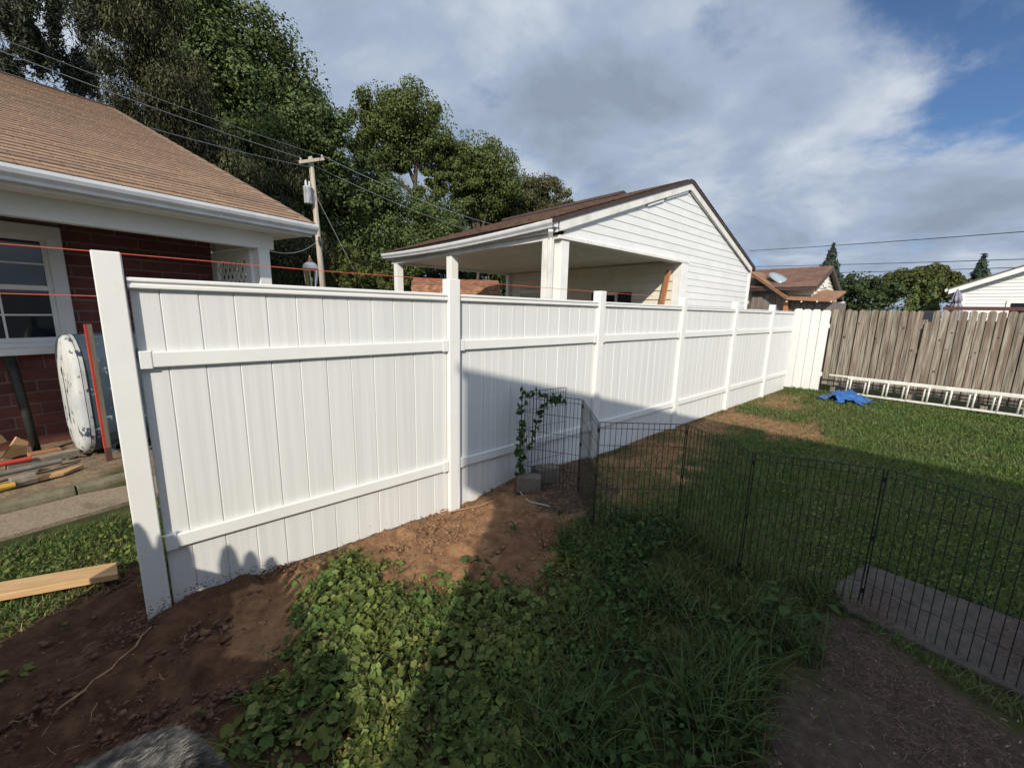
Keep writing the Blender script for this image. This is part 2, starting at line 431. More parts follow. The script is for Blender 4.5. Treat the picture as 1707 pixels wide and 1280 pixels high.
def axis_coords(a, b, step, lim, k=1.16):
    c = list(np.arange(a, b+1e-6, step)); s = step
    while c[-1] < lim: s = min(s*k, 60); c.append(c[-1]+s)
    s = step
    while c[0] > -lim: s = min(s*k, 60); c.insert(0, c[0]-s)
    return np.array(c)
gx = axis_coords(-1.6, 4.6, 0.024, 900); gy = axis_coords(-0.4, 3.4, 0.024, 900)
GX, GY = np.meshgrid(gx, gy, indexing='ij')
dA = soft(GX, GY, DIRT_A); dB = soft(GX, GY, DIRT_B); dC = soft(GX, GY, DIRT_C, 0.3); dD = soft(GX, GY, DIRT_D, 0.35)
dM = soft(GX, GY, MULCH, 0.18)
clay = np.clip(np.maximum(np.maximum(dA, dB), np.maximum(dC*(0.5+0.5*(vnoise(GX,GY,0.3,5)>0.4)), dD*(vnoise(GX,GY,0.45,6)>0.42))), 0, 1)
rough = np.maximum(dA, dB)
GZ = gz(GX, GY)
GZ = GZ + rough*((vnoise(GX,GY,0.30,40)-0.5)*0.05+(vnoise(GX,GY,0.09,41)-0.5)*0.032 + (vnoise(GX,GY,0.045,42)-0.5)*0.02 + np.maximum(vnoise(GX,GY,0.13,43)-0.6,0)*0.09 - np.maximum(vnoise(GX,GY,0.22,44)-0.66,0)*0.16)
nx, ny = GX.shape
idx = np.arange(nx*ny).reshape(nx, ny)
Q = np.stack([idx[:-1,:-1], idx[1:,:-1], idx[1:,1:], idx[:-1,1:]], -1).reshape(-1, 4)

def ground_mat():
    m = bpy.data.materials.new('yard_soil'); m.use_nodes = True; t = m.node_tree; p = t.nodes['Principled BSDF']
    p.inputs['Roughness'].default_value = 0.97; p.inputs['Specular IOR Level'].default_value = 0.15
    tcn = t.nodes.new('ShaderNodeTexCoord')
    def noise(s, d=6, r=0.6):
        n = t.nodes.new('ShaderNodeTexNoise'); n.inputs['Scale'].default_value = s; n.inputs['Detail'].default_value = d; n.inputs['Roughness'].default_value = r
        t.links.new(tcn.outputs['Object'], n.inputs['Vector']); return n.outputs['Fac']
    def ramp(f, *st):
        n = t.nodes.new('ShaderNodeValToRGB'); t.links.new(f, n.inputs[0]); el = n.color_ramp.elements
        el[0].position, el[0].color = st[0][0], (*st[0][1], 1); el[1].position, el[1].color = st[-1][0], (*st[-1][1], 1)
        for a, c in st[1:-1]: el.new(a).color = (*c, 1)
        return n.outputs[0]
    def mixc(f, a, b):
        n = t.nodes.new('ShaderNodeMix'); n.data_type = 'RGBA'
        t.links.new(f, n.inputs['Factor']); t.links.new(a, n.inputs['A']); t.links.new(b, n.inputs['B']); return n.outputs['Result']
    def attr(nm):
        n = t.nodes.new('ShaderNodeAttribute'); n.attribute_name = nm; return n.outputs['Fac']
    turf = ramp(noise(5), (0.3, (0.030, 0.040, 0.014)), (0.5, (0.052, 0.060, 0.020)), (0.75, (0.095, 0.075, 0.036)))
    clayc = ramp(noise(9, 8, 0.7), (0.28, (0.13, 0.062, 0.032)), (0.5, (0.25, 0.135, 0.070)), (0.72, (0.38, 0.225, 0.125)))
    darkc = ramp(noise(11, 8, 0.7), (0.3, (0.050, 0.025, 0.015)), (0.5, (0.095, 0.048, 0.028)), (0.72, (0.165, 0.088, 0.052)))
    mul = ramp(noise(16, 8, 0.7), (0.3, (0.050, 0.036, 0.028)), (0.55, (0.095, 0.066, 0.052)), (0.75, (0.15, 0.115, 0.09)))
    bed = ramp(noise(12, 8, 0.7), (0.3, (0.14, 0.10, 0.065)), (0.55, (0.25, 0.185, 0.12)), (0.75, (0.34, 0.26, 0.17)))
    c = mixc(attr('clay'), turf, clayc)
    c = mixc(attr('darksoil'), c, darkc)
    c = mixc(attr('mulch'), c, mul)
    c = mixc(attr('bed'), c, bed)
    t.links.new(c, p.inputs['Base Color'])
    b = t.nodes.new('ShaderNodeBump'); b.inputs['Strength'].default_value = 0.9; b.inputs['Distance'].default_value = 0.02
    t.links.new(noise(38, 8, 0.7), b.inputs['Height']); t.links.new(b.outputs[0], p.inputs['Normal'])
    return m
gme = fast_mesh('ground', np.stack([GX, GY, GZ], -1).reshape(-1, 3), [Q], ground_mat(), True)
def gattr(nm, a):
    at = gme.attributes.new(nm, 'FLOAT', 'POINT'); at.data.foreach_set('value', np.asarray(a, np.float32).ravel())
gattr('clay', clay); gattr('mulch', np.clip(dM + soft(GX, GY, P_((2.5,2.75),(3.5,2.75),(3.2,2.0),(2.6,1.85),(2.35,2.2)), 0.15)*0.8, 0, 1))
gattr('darksoil', soft(GX,GY,IVY,0.12)*0.8 + dA*(1-0.0*GX)*(1-0.75*inpoly(GX, GY, P_((0.2,2.6),(0.7,2.75),(0.6,2.2),(0.35,1.9),(0.1,2.1)))) + soft(GX,GY,P_((1.45,1.9),(1.62,1.42),(2.1,1.75),(2.4,1.9),(2.2,2.2),(1.9,2.3)),0.15)*0.6)
gattr('bed', ss(5.0, 5.06, hn(GX, GY))*(1-ss(9, 12, hn(GX, GY))))
gnd = bpy.data.objects.new('ground', gme); link(gnd, kind='structure')

# path of exposed aggregate and its mossy kerb beside the neighbour's bed
AGG = mat('exposed_aggregate', (0.30, 0.235, 0.16), (0.19, 0.145, 0.10), rough=0.95, scale=55, detail=3, bump=0.006, bscale=130, c3=(0.10,0.075,0.05), c3scale=3, c3at=(0.55,0.72))
MOSS = mat('mossy_concrete_kerb', (0.19, 0.165, 0.105), (0.11, 0.10, 0.058), rough=0.95, scale=10, bump=0.006, bscale=50)
MB().box(-6, 3.2, 4.40, 4.90, -0.05, 0.028, HF).build('path', AGG, kind='structure')
kb = thing('path_kerb', 'mossy rounded concrete kerb edging the raised bed by the brick house', 'kerb', HF(0.8, 4.95, 0))
u = -4.0; k = 0
while u < 3.0:
    ln = 1.18
    m = MB(); prof = [(4.895,-0.05),(4.885,0.04),(4.895,0.08),(4.925,0.105),(4.965,0.108),(4.995,0.10),(5.0,-0.05)]
    m.prism([HF(u, a, z) for a, z in prof], [HF(u+ln-0.012, a, z) for a, z in prof][0:]); m.build('kerb_stone', MOSS, kb, bevel=0.006)
    u += ln
SLAB = mat('dark_concrete_slab', (0.080, 0.066, 0.054), (0.042, 0.035, 0.030), rough=0.95, scale=18, bump=0.003, bscale=90, c3=(0.20,0.15,0.085), c3scale=3.2, c3at=(0.62,0.70))
sl = MB()
pts = [(2.84,0.27),(3.05,0.34),(3.50,0.25),(3.52,-6.0),(2.78,-6.0),(2.77,-0.4)]
sl.prism([(x,y,-0.06) for x, y in pts], [(x,y,0.035) for x, y in pts]); sl.build('path_slab', SLAB, kind='structure', bevel=0.01)

# ------------------------------------------------------------------ neighbour's brick house
house = thing('brick_house', 'dark red brick house with tan shingle roof, white gutter and porch corner', 'house', HF(1.2, 6.69, 0.1))
NW = 6.69
WIN = (-0.75, 1.19, 1.10, 2.45)     # u0,u1,z0,z1 of the window with its casing
wl = MB()
wl.box(-4.5, WIN[0]+0.04, NW+0.015, NW+0.25, 0.0, 2.72, HF); wl.box(WIN[1]-0.04, 2.62, NW+0.015, NW+0.25, 0.0, 2.72, HF)
wl.box(WIN[0]+0.04, WIN[1]-0.04, NW+0.015, NW+0.25, 0.0, WIN[2]+0.03, HF); wl.box(WIN[0]+0.04, WIN[1]-0.04, NW+0.015, NW+0.25, WIN[3]-0.03, 2.72, HF)
wl.build('wall', MORTAR, house)
wl = MB(); wl.box(2.45, 2.62, NW+0.25, 14.0, 0, 2.72, HF); wl.box(-4.5, 2.45, 13.8, 14.0, 0, 2.72, HF); wl.build('rear_wall', MORTAR, house)
BL, BH, JT = 0.390, 0.108, 0.017
bm_ = MB().box(0, BL, 0.007, 0.03, 0, BH); bme = bm_.mesh('brick', BRICK)
def brick(u, z, w, h):
    M4 = HMAT(u, NW, z) @ Matrix.Diagonal((w/BL, 1, h/BH, 1))
    M4 = M4 @ Matrix.Translation((0, random.uniform(-0.0015, 0.0015), 0))
    inst('brick', bme, M4, house)
row = 0; z = 0.07
while z < 2.66:
    u = -1.4 + (0.2 if row % 2 else 0.0)
    while u < 2.62:
        a, b = u, min(u+BL, 2.62)
        segs = [(a, b)]
        zt = z+BH
        if zt > WIN[2]-0.17 and z < WIN[3]:
            segs = []
            lo, hi = WIN[0], WIN[1] if z > WIN[2]-0.01 else WIN[1]+0.0
            if a < lo: segs.append((a, min(b, lo)))
            if b > hi: segs.append((max(a, hi), b))
        for s0, s1 in segs:
            if s1-s0 > 0.03: brick(s0, z, s1-s0, min(BH, 2.70-z))
        u += BL+JT
    z += BH+JT; row += 1
u = WIN[0]
while u < WIN[1]-0.02:                                   # the rowlock course under the sill
    w = min(0.172, WIN[1]-u); brick(u, 0.935, w, 0.155); u += 0.185
# window
wf = MB(); u0, u1, z0, z1 = WIN; yo = NW-0.045
wf.box(u0, u1, yo, NW+0.05, z1-0.115, z1, HF); wf.box(u1-0.115, u1, yo, NW+0.05, z0+0.10, z1-0.115, HF); wf.box(u0, u0+0.115, yo, NW+0.05, z0+0.10, z1-0.115, HF)
win = wf.build('window', WPAINT, house, bevel=0.006)
MB().box(u0-0.03, u1+0.03, NW-0.10, NW+0.05, z0, z0+0.075, HF).build('sill', WPAINT, win, bevel=0.008)
MB().box(u0+0.02, u1-0.02, NW-0.06, NW+0.05, z0+0.075, z0+0.125, HF).build('sill', WPAINT, win, bevel=0.006)
fm = MB(); mr = 1.80
fm.box(u0+0.115, u1-0.115, NW-0.015, NW+0.05, mr-0.025, mr+0.025, HF)
for zz in (z0+0.125, z1-0.165): fm.box(u0+0.115, u1-0.115, NW-0.005, NW+0.05, zz, zz+0.05, HF)
for uu in (u0+0.115, u1-0.155): fm.box(uu, uu+0.04, NW-0.004, NW+0.05, z0+0.17, z1-0.16, HF)
for zz in (1.515, 2.05): fm.box(u0+0.15, u1-0.15, NW+0.002, NW+0.02, zz-0.009, zz+0.009, HF)
for uu in (0.69, 0.19, -0.31): fm.box(uu-0.009, uu+0.009, NW+0.003, NW+0.021, z0+0.16, z1-0.16, HF)
fm.build('sash', WPAINT, win, bevel=0.003)
for za, zb in ((z0+0.15, mr-0.02), (mr+0.02, z1-0.13)):
    MB().box(u0+0.13, u1-0.13, NW+0.022, NW+0.028, za, zb, HF).build('pane', GLASS, win)
# porch: frieze, ceiling, column, lattice
NP = 5.45
MB().box(-4.5, 2.832, NP, NP+0.12, 2.362, 2.56, HF).build('frieze', WPAINT, house, bevel=0.004)
MB().box(2.70, 2.82, NP+0.12, NW+0.2, 2.40, 2.56, HF).build('end_beam', WPAINT, house)
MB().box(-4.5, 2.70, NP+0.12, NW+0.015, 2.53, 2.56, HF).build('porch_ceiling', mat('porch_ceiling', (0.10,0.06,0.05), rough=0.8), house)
MB().box(2.64, 2.775, NP+0.001, NP+0.135, 0.1, 2.362, HF).build('column', WPAINT, house, bevel=0.004)
lt = MB()
lt.box(2.60, 2.66, NP+0.136, NP+0.27, 0.1, 2.362, HF); lt.box(2.60, 2.66, NW-0.16, NW-0.02, 0.1, 2.362, HF); lt.box(2.60, 2.66, NP+0.27, NW-0.16, 2.24, 2.362, HF)
lat = lt.build('lattice_frame', WPAINT, house)
n0, n1, za, zb = NP+0.27, NW-0.16, 0.9, 2.24
def lat_slat(c, sgn, off):
    # line n = c + sgn*(z-za)/1.45 clipped to the opening
    P = []
    for zz in (za, zb): P.append((c+sgn*(zz-za)/1.45, zz))
    (a, z_a), (b, z_b) = P
    def clip(a, za_, b, zb_):
        t0, t1 = 0.0, 1.0; d = b-a
        for lim, s in ((n0, 1), (n1, -1)):
            fa, fb = s*(a-lim), s*(b-lim)
            if fa < 0 and fb < 0: return None
            if fa < 0: t0 = max(t0, fa/(fa-fb))
            elif fb < 0: t1 = min(t1, fa/(fa-fb))
        if t1-t0 < 0.02: return None
        return (a+d*t0, za_+(zb_-za_)*t0), (a+d*t1, za_+(zb_-za_)*t1)
    r = clip(a, z_a, b, z_b)
    if r:
        MB().beam(HF(2.63+off, r[0][0], r[0][1]), HF(2.63+off, r[1][0], r[1][1]), 0.007, 0.034, up=HF(0.001, 1, 0)).build('lattice_slat', WPAINT, lat)
c = n0-1.0
while c < n1:
    lat_slat(c, 1, -0.005); lat_slat(c+1.0, -1, 0.005); c += 0.118
# gutter, soffit, roof
NG = 5.02
prof = [(NG+0.13,2.575),(NG+0.05,2.575),(NG+0.045,2.60),(NG+0.012,2.63),(NG,2.66),(NG,2.685),(NG+0.012,2.69),(NG+0.014,2.672),(NG+0.13,2.672)]
g = MB(); g.prism([HF(-4.5, a, z) for a, z in prof], [HF(3.19, a, z) for a, z in prof]); gut = g.build('gutter', GUT, house)
MB().box(-4.5, 3.17, NG+0.131, NG+0.16, 2.545, 2.70, HF).build('fascia', WPAINT, house)
MB().box(-4.5, 3.12, NG+0.16, NP-0.001, 2.552, 2.568, HF).build('soffit', WPAINT, house)
MB().box(2.835, 3.10, NP, 13.0, 2.552, 2.568, HF).build('soffit', WPAINT, house)
E0, E1 = (NG+0.06, 2.70), (11.93, 5.57)
sl_len = math.hypot(E1[0]-E0[0], E1[1]-E0[1]); pit = math.atan2(E1[1]-E0[1], E1[0]-E0[0])
def RF(u, s, h):  # roof frame: s up the slope, h above it
    return HF(u, E0[0]+s*math.cos(pit)-h*math.sin(pit), E0[1]+s*math.sin(pit)+h*math.cos(pit))
m = MB(); m.box(-5, 3.185, 0.0, sl_len, -0.10, -0.004, RF)
m.prism([HF(-5, 11.93, 5.47), HF(-5, 18.8, 2.6), HF(-5, 18.8, 2.7), HF(-5, 11.93, 5.57)], [HF(3.185, 11.93, 5.47), HF(3.185, 18.8, 2.6), HF(3.185, 18.8, 2.7), HF(3.185, 11.93, 5.57)])
roof = m.build('roof', DBROWN, house)
m = MB(); m.poly([HF(2.62, 5.6, 2.6), HF(2.62, 18.2, 2.6), HF(2.62, 11.93, 5.45)]); m.build('gable', MORTAR, house)
RBASE = Matrix.Translation(HF(0, E0[0], E0[1])) @ Matrix.Rotation(HT, 4, 'Z') @ Matrix.Rotation(pit, 4, 'X')
EXP = 0.147
sm = MB()
for k in range(3):
    a = k*0.305+0.006; b = a+0.293
    sm.prism([(a,-0.012,0.0),(b,-0.012,0.0),(b,0.17,-0.004),(a,0.17,-0.004)], [(a,-0.012,0.016),(b,-0.012,0.016),(b,0.17,0.003),(a,0.17,0.003)])
sme = sm.mesh('shingle', SHING)
nrow = int(sl_len/EXP); rest = MB(); cnt = 0
for r in range(nrow+1):
    u = 3.19-0.915+(-0.15 if r % 2 else 0.0)+random.uniform(-0.02, 0.02)
    k = 0
    while u > -5:
        s = r*EXP
        vis = 0.25+0.021*r < u+0.95
        if vis and cnt < 290:
            inst('shingle', sme, RBASE @ Matrix.Translation((u, s, 0.001+random.uniform(0, 0.003))) @ Matrix.Rotation(random.uniform(-0.004, 0.004), 4, 'Z'), roof); cnt += 1
        else:
            rest.box(u, u+0.91, s-0.012, s+0.16, 0.0, 0.008, RF)
        u -= 0.915
    if r % 2: rest.box(3.19-0.15, 3.192, r*EXP-0.012, r*EXP+0.16, 0.0, 0.009, RF)
ro = rest.build('shingle_field', SHING, roof); ro['kind'] = 'stuff'
m = MB(); m.box(-5, 3.19, sl_len-0.13, sl_len+0.02, 0.008, 0.03, RF); m.build('ridge_cap', DBROWN, roof)

# ------------------------------------------------------------------ white carport and garage
XL, XR, XW, YC, YB = 4.85, 12.83, 8.775, 4.40, 10.15
cp = thing('carport_garage', 'white sided garage with open carport bay and brown gable roof', 'carport', (8.8, 4.4, 0))
ZH = 2.83; PK = 4.26
def rake(x):   # underside of the rake boards on the gable face
    return 2.90+(x-XL)*(PK-2.90)/(8.77-XL) if x < 8.77 else PK-(x-8.77)*(PK-2.90)/(XR-8.77)
def rake_inv(z): return XL+(z-2.90)/(PK-2.90)*(8.77-XL), 8.77+(PK-z)/(PK-2.90)*(XR-8.77)
m = MB()
m.prism([(XL+0.02,YC+0.02,ZH),(XR-0.01,YC+0.02,ZH),(8.77,YC+0.02,PK+0.12)], [(XL+0.02,YC+0.16,ZH),(XR-0.01,YC+0.16,ZH),(8.77,YC+0.16,PK+0.12)])
m.box(XW+0.03, XR-0.01, YC+0.02, YC+0.16, 0, ZH-0.002)
m.box(XW+0.012, XW+0.12, YC+0.161, YB, 0, ZH+0.1); m.box(XR-0.13, XR-0.01, YC+0.161, YB, 0, ZH+0.1); m.box(XW+0.121, XR-0.131, YB-0.12, YB, 0, ZH+0.1)
m.build('wall', SIDING, cp)
def plank(pts, name='siding_board', mt=SIDING, th=0.015):
    """clapboard on the gable face: outline (x,z) bottom-left, bottom-right, top-right, top-left"""
    b = MB(); f = []; bk = []
    zlo = pts[0][1]
    for x, zz in pts:
        prd = th if zz <= zlo+1e-6 else 0.006
        f.append((x, YC+0.019-prd, zz)); bk.append((x, YC+0.0195, zz))
    b.prism(f, bk); return b.build(name, mt, cp)
EXPO = 0.147
z = 0.12
while z < ZH-0.02:
    zt = min(z+EXPO, ZH)
    plank([(9.05, z), (XR-0.09, z), (XR-0.09, zt), (9.05, zt)]); z = zt
z = ZH
while z < PK-0.02:
    zt = min(z+EXPO, PK-0.002)
    l0, r0 = rake_inv(max(z, 2.9)); l1, r1 = rake_inv(max(zt, 2.9))
    if z < 2.9: l0, r0 = XL+0.02, XR-0.02
    plank([(l0, z), (r0, z), (r1, zt), (l1, zt)]); z = zt
MB().box(XW-0.012, 9.048, YC-0.022, YC+0.018, 0, ZH-0.003).build('corner_trim', WPAINT, cp, bevel=0.004)
MB().box(XW-0.012, XW+0.011, YC+0.019, YC+0.17, 0, ZH-0.003).build('corner_trim', WPAINT, cp)
MB().box(XR-0.088, XR+0.012, YC-0.022, YC+0.018, 0, 2.93).build('corner_trim', WPAINT, cp, bevel=0.004)
MB().box(XR-0.008, XR+0.012, YC+0.019, YC+0.12, 0, 2.93).build('corner_trim', WPAINT, cp)
MB().box(XL-0.05, 9.06, YC-0.03, YC+0.20, ZH-0.055, ZH-0.001).build('header_trim', WDIRTY, cp, bevel=0.006)
# interior wall boards facing the carport bay
z = 1.0
while z < ZH-0.02:
    zt = min(z+0.2, ZH)
    b = MB(); b.prism([(XW-0.022, YC+0.175, z), (XW+0.008, YC+0.175, z), (XW+0.008, YC+0.175, zt), (XW+0.004, YC+0.175, zt)],
                      [(XW-0.022, YB, z), (XW+0.008, YB, z), (XW+0.008, YB, zt), (XW+0.004, YB, zt)])
    b.build('siding_board', SIDCREAM, cp); z = zt
x = XL+0.05
while x < XW-0.05:
    MB().box(x, min(x+0.2, XW)-0.008, YC+0.17, YB, ZH+0.005, ZH+0.02).build('ceiling_board', SOFFIT, cp); x += 0.2
MB().box(XL+0.04, XW, YC+0.17, YB, ZH+0.022, ZH+0.04).build('ceiling_backing', SOFFIT, cp)
# inner window with shutters and a door
wf = MB()
for a, b, c, d in ((5.98,6.36,2.11,2.17),(5.98,6.04,0.9,2.11),(6.30,6.36,0.9,2.11),(6.04,6.30,1.55,1.60)): wf.box(XW-0.035, XW-0.004, a, b, c, d)
iw = wf.build('window', WPAINT, cp)
MB().box(XW-0.022, XW-0.014, 6.04, 6.30, 0.9, 2.11).build('pane', GLASS, iw)
SHUT = mat('dark_navy_shutter', (0.012, 0.017, 0.026), rough=0.5)
for a in (5.58, 6.39):
    sh = MB().box(XW-0.04, XW-0.013, a, a+0.37, 0.9, 2.17).build('shutter', SHUT, cp)
    s = MB(); zz = 0.95
    while zz < 2.12: s.prism([(XW-0.052,a+0.04,zz),(XW-0.041,a+0.04,zz),(XW-0.041,a+0.04,zz+0.03)],[(XW-0.052,a+0.33,zz),(XW-0.041,a+0.33,zz),(XW-0.041,a+0.33,zz+0.03)]); zz += 0.04
    s.build('louvre', SHUT, sh)
DOORM = mat('grey_white_door', (0.52, 0.51, 0.48), (0.46,0.45,0.42), rough=0.5, scale=3)
d = MB().box(XW-0.045, XW-0.014, 8.6, 9.5, 0.05, 2.2).build('door', DOORM, cp, bevel=0.004)
fr_ = MB(); fr_.box(XW-0.06,XW-0.0135,8.5,8.598,0.05,2.3); fr_.box(XW-0.06,XW-0.0135,9.502,9.6,0.05,2.3); fr_.box(XW-0.06,XW-0.0135,8.598,9.502,2.202,2.3); fr_.build('door_frame', WPAINT, cp)
for a, b, c, e_ in ((8.7,9.0,1.6,2.08),(9.1,9.4,1.6,2.08),(8.7,9.0,0.9,1.5),(9.1,9.4,0.9,1.5)): MB().box(XW-0.052,XW-0.044,a,b,c,e_).build('door_panel', DOORM, d, bevel=0.006)
# posts and beams of the open side
for a, b, y0_, y1_, mt in ((XL-0.08, XL+0.02, YC+0.22, YC+0.32, WDIRTY), (XL+0.022, XL+0.20, YC-0.005, YC+0.19, WPAINT), (XL-0.06, XL+0.11, 7.36, 7.55, WPAINT), (XL-0.06, XL+0.11, YB-0.30, YB-0.12, WPAINT), (XW-0.12, XW-0.02, YB-0.14, YB-0.02, WPAINT)):
    MB().box(a, b, y0_, y1_, 0.0, ZH-0.06).build('post', mt, cp, bevel=0.005)
MB().box(XL-0.06, XL+0.03, YC+0.20, YB, ZH-0.055, ZH+0.12).build('side_beam', WDIRTY, cp)
MB().box(XL+0.03, XW, YB-0.10, YB, ZH-0.055, ZH+0.004).build('end_beam', WDIRTY, cp)
# sagging gutter
XG = 4.60
gp = [(0.125,-0.11),(0.05,-0.11),(0.04,-0.085),(0.01,-0.05),(0.0,-0.02),(0.0,0.0),(0.012,0.0),(0.014,-0.014),(0.125,-0.014)]
ys = np.linspace(YC-0.05, 10.35, 15); m = MB()
sag = lambda y: 2.985+0.055*((y-7.4)/3)**2-0.012
for a, b in zip(ys[:-1], ys[1:]):
    m.prism([(XG+q, a, sag(a)+w) for q, w in gp], [(XG+q, b, sag(b)+w) for q, w in gp])
m.build('gutter', GUT, cp)
MB().box(XG+0.126, XG+0.15, YC-0.03, 10.34, 2.86, 3.0).build('fascia', WDIRTY, cp)
MB().box(XG+0.15, XL-0.061, YC-0.02, 10.3, 2.88, 2.895).build('soffit', SOFFIT, cp)
d = MB(); d.beam((XG+0.05,YC+0.03,2.88),(XG+0.13,YC+0.1,2.78),0.07,0.055); d.box(XG+0.10,XG+0.17,YC+0.06,YC+0.13,0.1,2.8); d.build('downspout', WDIRTY, cp, bevel=0.006)
# roof
RX0, RX1, RZ0, RZP = 4.62, 13.0, 3.02, 4.44
rf_ = MB()
for xa, za_, xb, zb_ in ((RX0, RZ0, 8.77, RZP), (8.77, RZP, RX1, RZ0-0.05)):
    rf_.prism([(xa,YC-0.06,za_-0.05),(xb,YC-0.06,zb_-0.05),(xb,YC-0.06,zb_+0.02),(xa,YC-0.06,za_+0.02)], [(xa,10.4,za_-0.05),(xb,10.4,zb_-0.05),(xb,10.4,zb_+0.02),(xa,10.4,za_+0.02)])
crf = rf_.build('roof', DBROWN, cp)
sh = MB(); ang = math.atan2(RZP-RZ0, 8.77-RX0); Ls = math.hypot(RZP-RZ0, 8.77-RX0)
for r in range(int(Ls/0.145)):
    y = YC-0.07-random.uniform(0, 0.3)
    while y < 10.4:
        a, b = max(y, YC-0.07), min(y+0.298, 10.42); y += 0.305
        if b-a < 0.02: continue
        for sx in (1, -1):
            def F(yv, s, h, sx=sx):
                X = RX0-0.03+s*math.cos(ang)-h*math.sin(ang)
                if sx < 0: X = 2*8.77-X
                return (X, yv, RZ0+0.012+s*math.sin(ang)+h*math.cos(ang))
            s0 = r*0.145; hh = random.uniform(0.012, 0.02)
            p4 = [F(a,s0,0), F(b,s0,0), F(b,s0,hh), F(a,s0,hh), F(a,s0+0.16,0.006), F(b,s0+0.16,0.006)]
            i = len(sh.v); sh.v += p4; sh.f += [[i,i+1,i+2,i+3],[i+3,i+2,i+5,i+4]]
so = sh.build('shingle_field', SHINGD, crf); so['kind'] = 'stuff'
MB().prism([(8.55,6.0,RZP-0.02),(8.99,6.0,RZP-0.02),(8.96,6.0,RZP+0.05),(8.77,6.0,RZP+0.11),(8.58,6.0,RZP+0.05)], [(8.55,10.3,RZP-0.02),(8.99,10.3,RZP-0.02),(8.96,10.3,RZP+0.05),(8.77,10.3,RZP+0.11),(8.58,10.3,RZP+0.05)]).build('ridge_vent', DBROWN, crf)
for sgn in (1, -1):
    def X_(x): return x if sgn > 0 else 2*8.77-x
    b = MB(); yy0, yy1 = YC-0.055, YC-0.02
    o = [(XL-0.06,2.88),(8.77,PK-0.01),(8.77,RZP-0.06),(XL-0.10,3.02)]
    b.prism([(X_(x),yy0,z_) for x, z_ in o], [(X_(x),yy1,z_) for x, z_ in o]); b.build('rake_board', WDIRTY, cp, bevel=0.003)
    b = MB(); o = [(XL-0.26,2.965),(8.77,RZP-0.058),(8.77,RZP-0.01),(XL-0.27,3.015)]
    b.prism([(X_(x),YC-0.075,z_) for x, z_ in o], [(X_(x),YC-0.057,z_) for x, z_ in o]); b.build('drip_edge', DBROWN, cp)
tw = MB()   # thin J-channel that steps where it came loose near the peak
for x0_, x1_, dz in ((XL+0.03, 7.1, 0), (7.2, 7.75, -0.035), (7.85, 8.7, -0.02), (8.84, XR-0.1, 0)):
    tw.beam((x0_, YC-0.02, rake(x0_)-0.01+dz), (x1_, YC-0.02, rake(x1_)-0.01+dz), 0.02, 0.035)
tw.build('siding_channel', WPAINT, cp)
MB().beam((8.6,4.60,2.61),(8.42,4.68,1.2),0.04,0.115,up=(0.2,1,0)).build('wood_plank', WOODRED, None, bevel=0.004, label='red brown wooden plank leaning inside the open carport bay', cat='plank')

# ------------------------------------------------------------------ white vinyl fence
FD, FX, FS, PW, ZT = 2.722, -0.1777, 1.93, 0.1016, 1.9095
fence = thing('vinyl_fence', 'long white vinyl privacy fence with tall posts crossing the yard', 'fence', (5.4, FD+0.05, 0))
pm = MB().box(0, PW, 0, PW, -0.25, ZT).mesh('fence_post', VINYLP)
for i in range(6):
    o = inst('fence_post', pm, T(FX+i*FS, FD, 0.0), fence)
    b = o.modifiers.new('bevel', 'BEVEL'); b.width = 0.005; b.segments = 3
YBD = FD+0.041                      # front face of the boards
def groove_board(w, h, zb):
    m = MB(); g = 0.0045
    o = [(0.0001, 0.005), (g, 0.0), (w-g, 0.0), (w-0.0001, 0.005), (w-0.0001, 0.022), (0.0001, 0.022)]
    m.prism([(x, y, zb) for x, y in o], [(x, y, h) for x, y in o]); return m.mesh('board', VINYL)
BW = 0.1574
bdm = groove_board(BW, 1.752, -0.03)
def panel(x0, x1, y_off=0.0):
    first = 0.112; x = x0; w = first
    while x < x1-0.01:
        w = min(w, x1-x)
        me = bdm if abs(w-BW) < 1e-6 else groove_board(w, 1.752, -0.03)
        inst('board', me, T(x, YBD+y_off+random.uniform(-0.0007, 0.0007), 0), fence)
        x += w; w = BW
    def rail(z0_, z1_, name, pr):
        m = MB(); m.box(x0+0.001, x1-0.001, YBD+y_off-pr, YBD+y_off-0.001, z0_, z1_)
        m.build(name, VINYLP, fence, bevel=0.006)
    rail(1.352, 1.432, 'middle_rail', 0.026); rail(0.345, 0.422, 'bottom_rail', 0.026)
    for zz in (1.346, 0.339):       # the sleeve at each end of a rail
        for xa in (x0+0.0005, x1-0.0515): MB().box(xa, xa+0.051, YBD+y_off-0.029, YBD+y_off-0.0012, zz, zz+0.092).build('rail_sleeve', VINYLP, fence, bevel=0.005)
    m = MB(); yo = YBD+y_off
    o = [(yo-0.012,1.742),(yo-0.026,1.748),(yo-0.026,1.762),(yo-0.020,1.766),(yo-0.020,1.774),(yo-0.030,1.780),(yo-0.030,1.792),(yo-0.022,1.797),(yo+0.044,1.797),(yo+0.05,1.79),(yo+0.034,1.742)]
    m.prism([(x0-0.004, a, z_) for a, z_ in o], [(x1+0.004, a, z_) for a, z_ in o]); m.build('top_rail', VINYLP, fence)
for i in range(5):
    x0 = FX+i*FS+PW+0.003; x1 = FX+(i+1)*FS-0.003
    if i == 0: x0 += 0.008            # the first panel is not yet in its post
    panel(x0, x1)
panel(FX+5*FS+PW+0.003, 11.06)
MUD = mat('mud_splash', (0.10, 0.055, 0.032), rough=0.95)
m = MB()
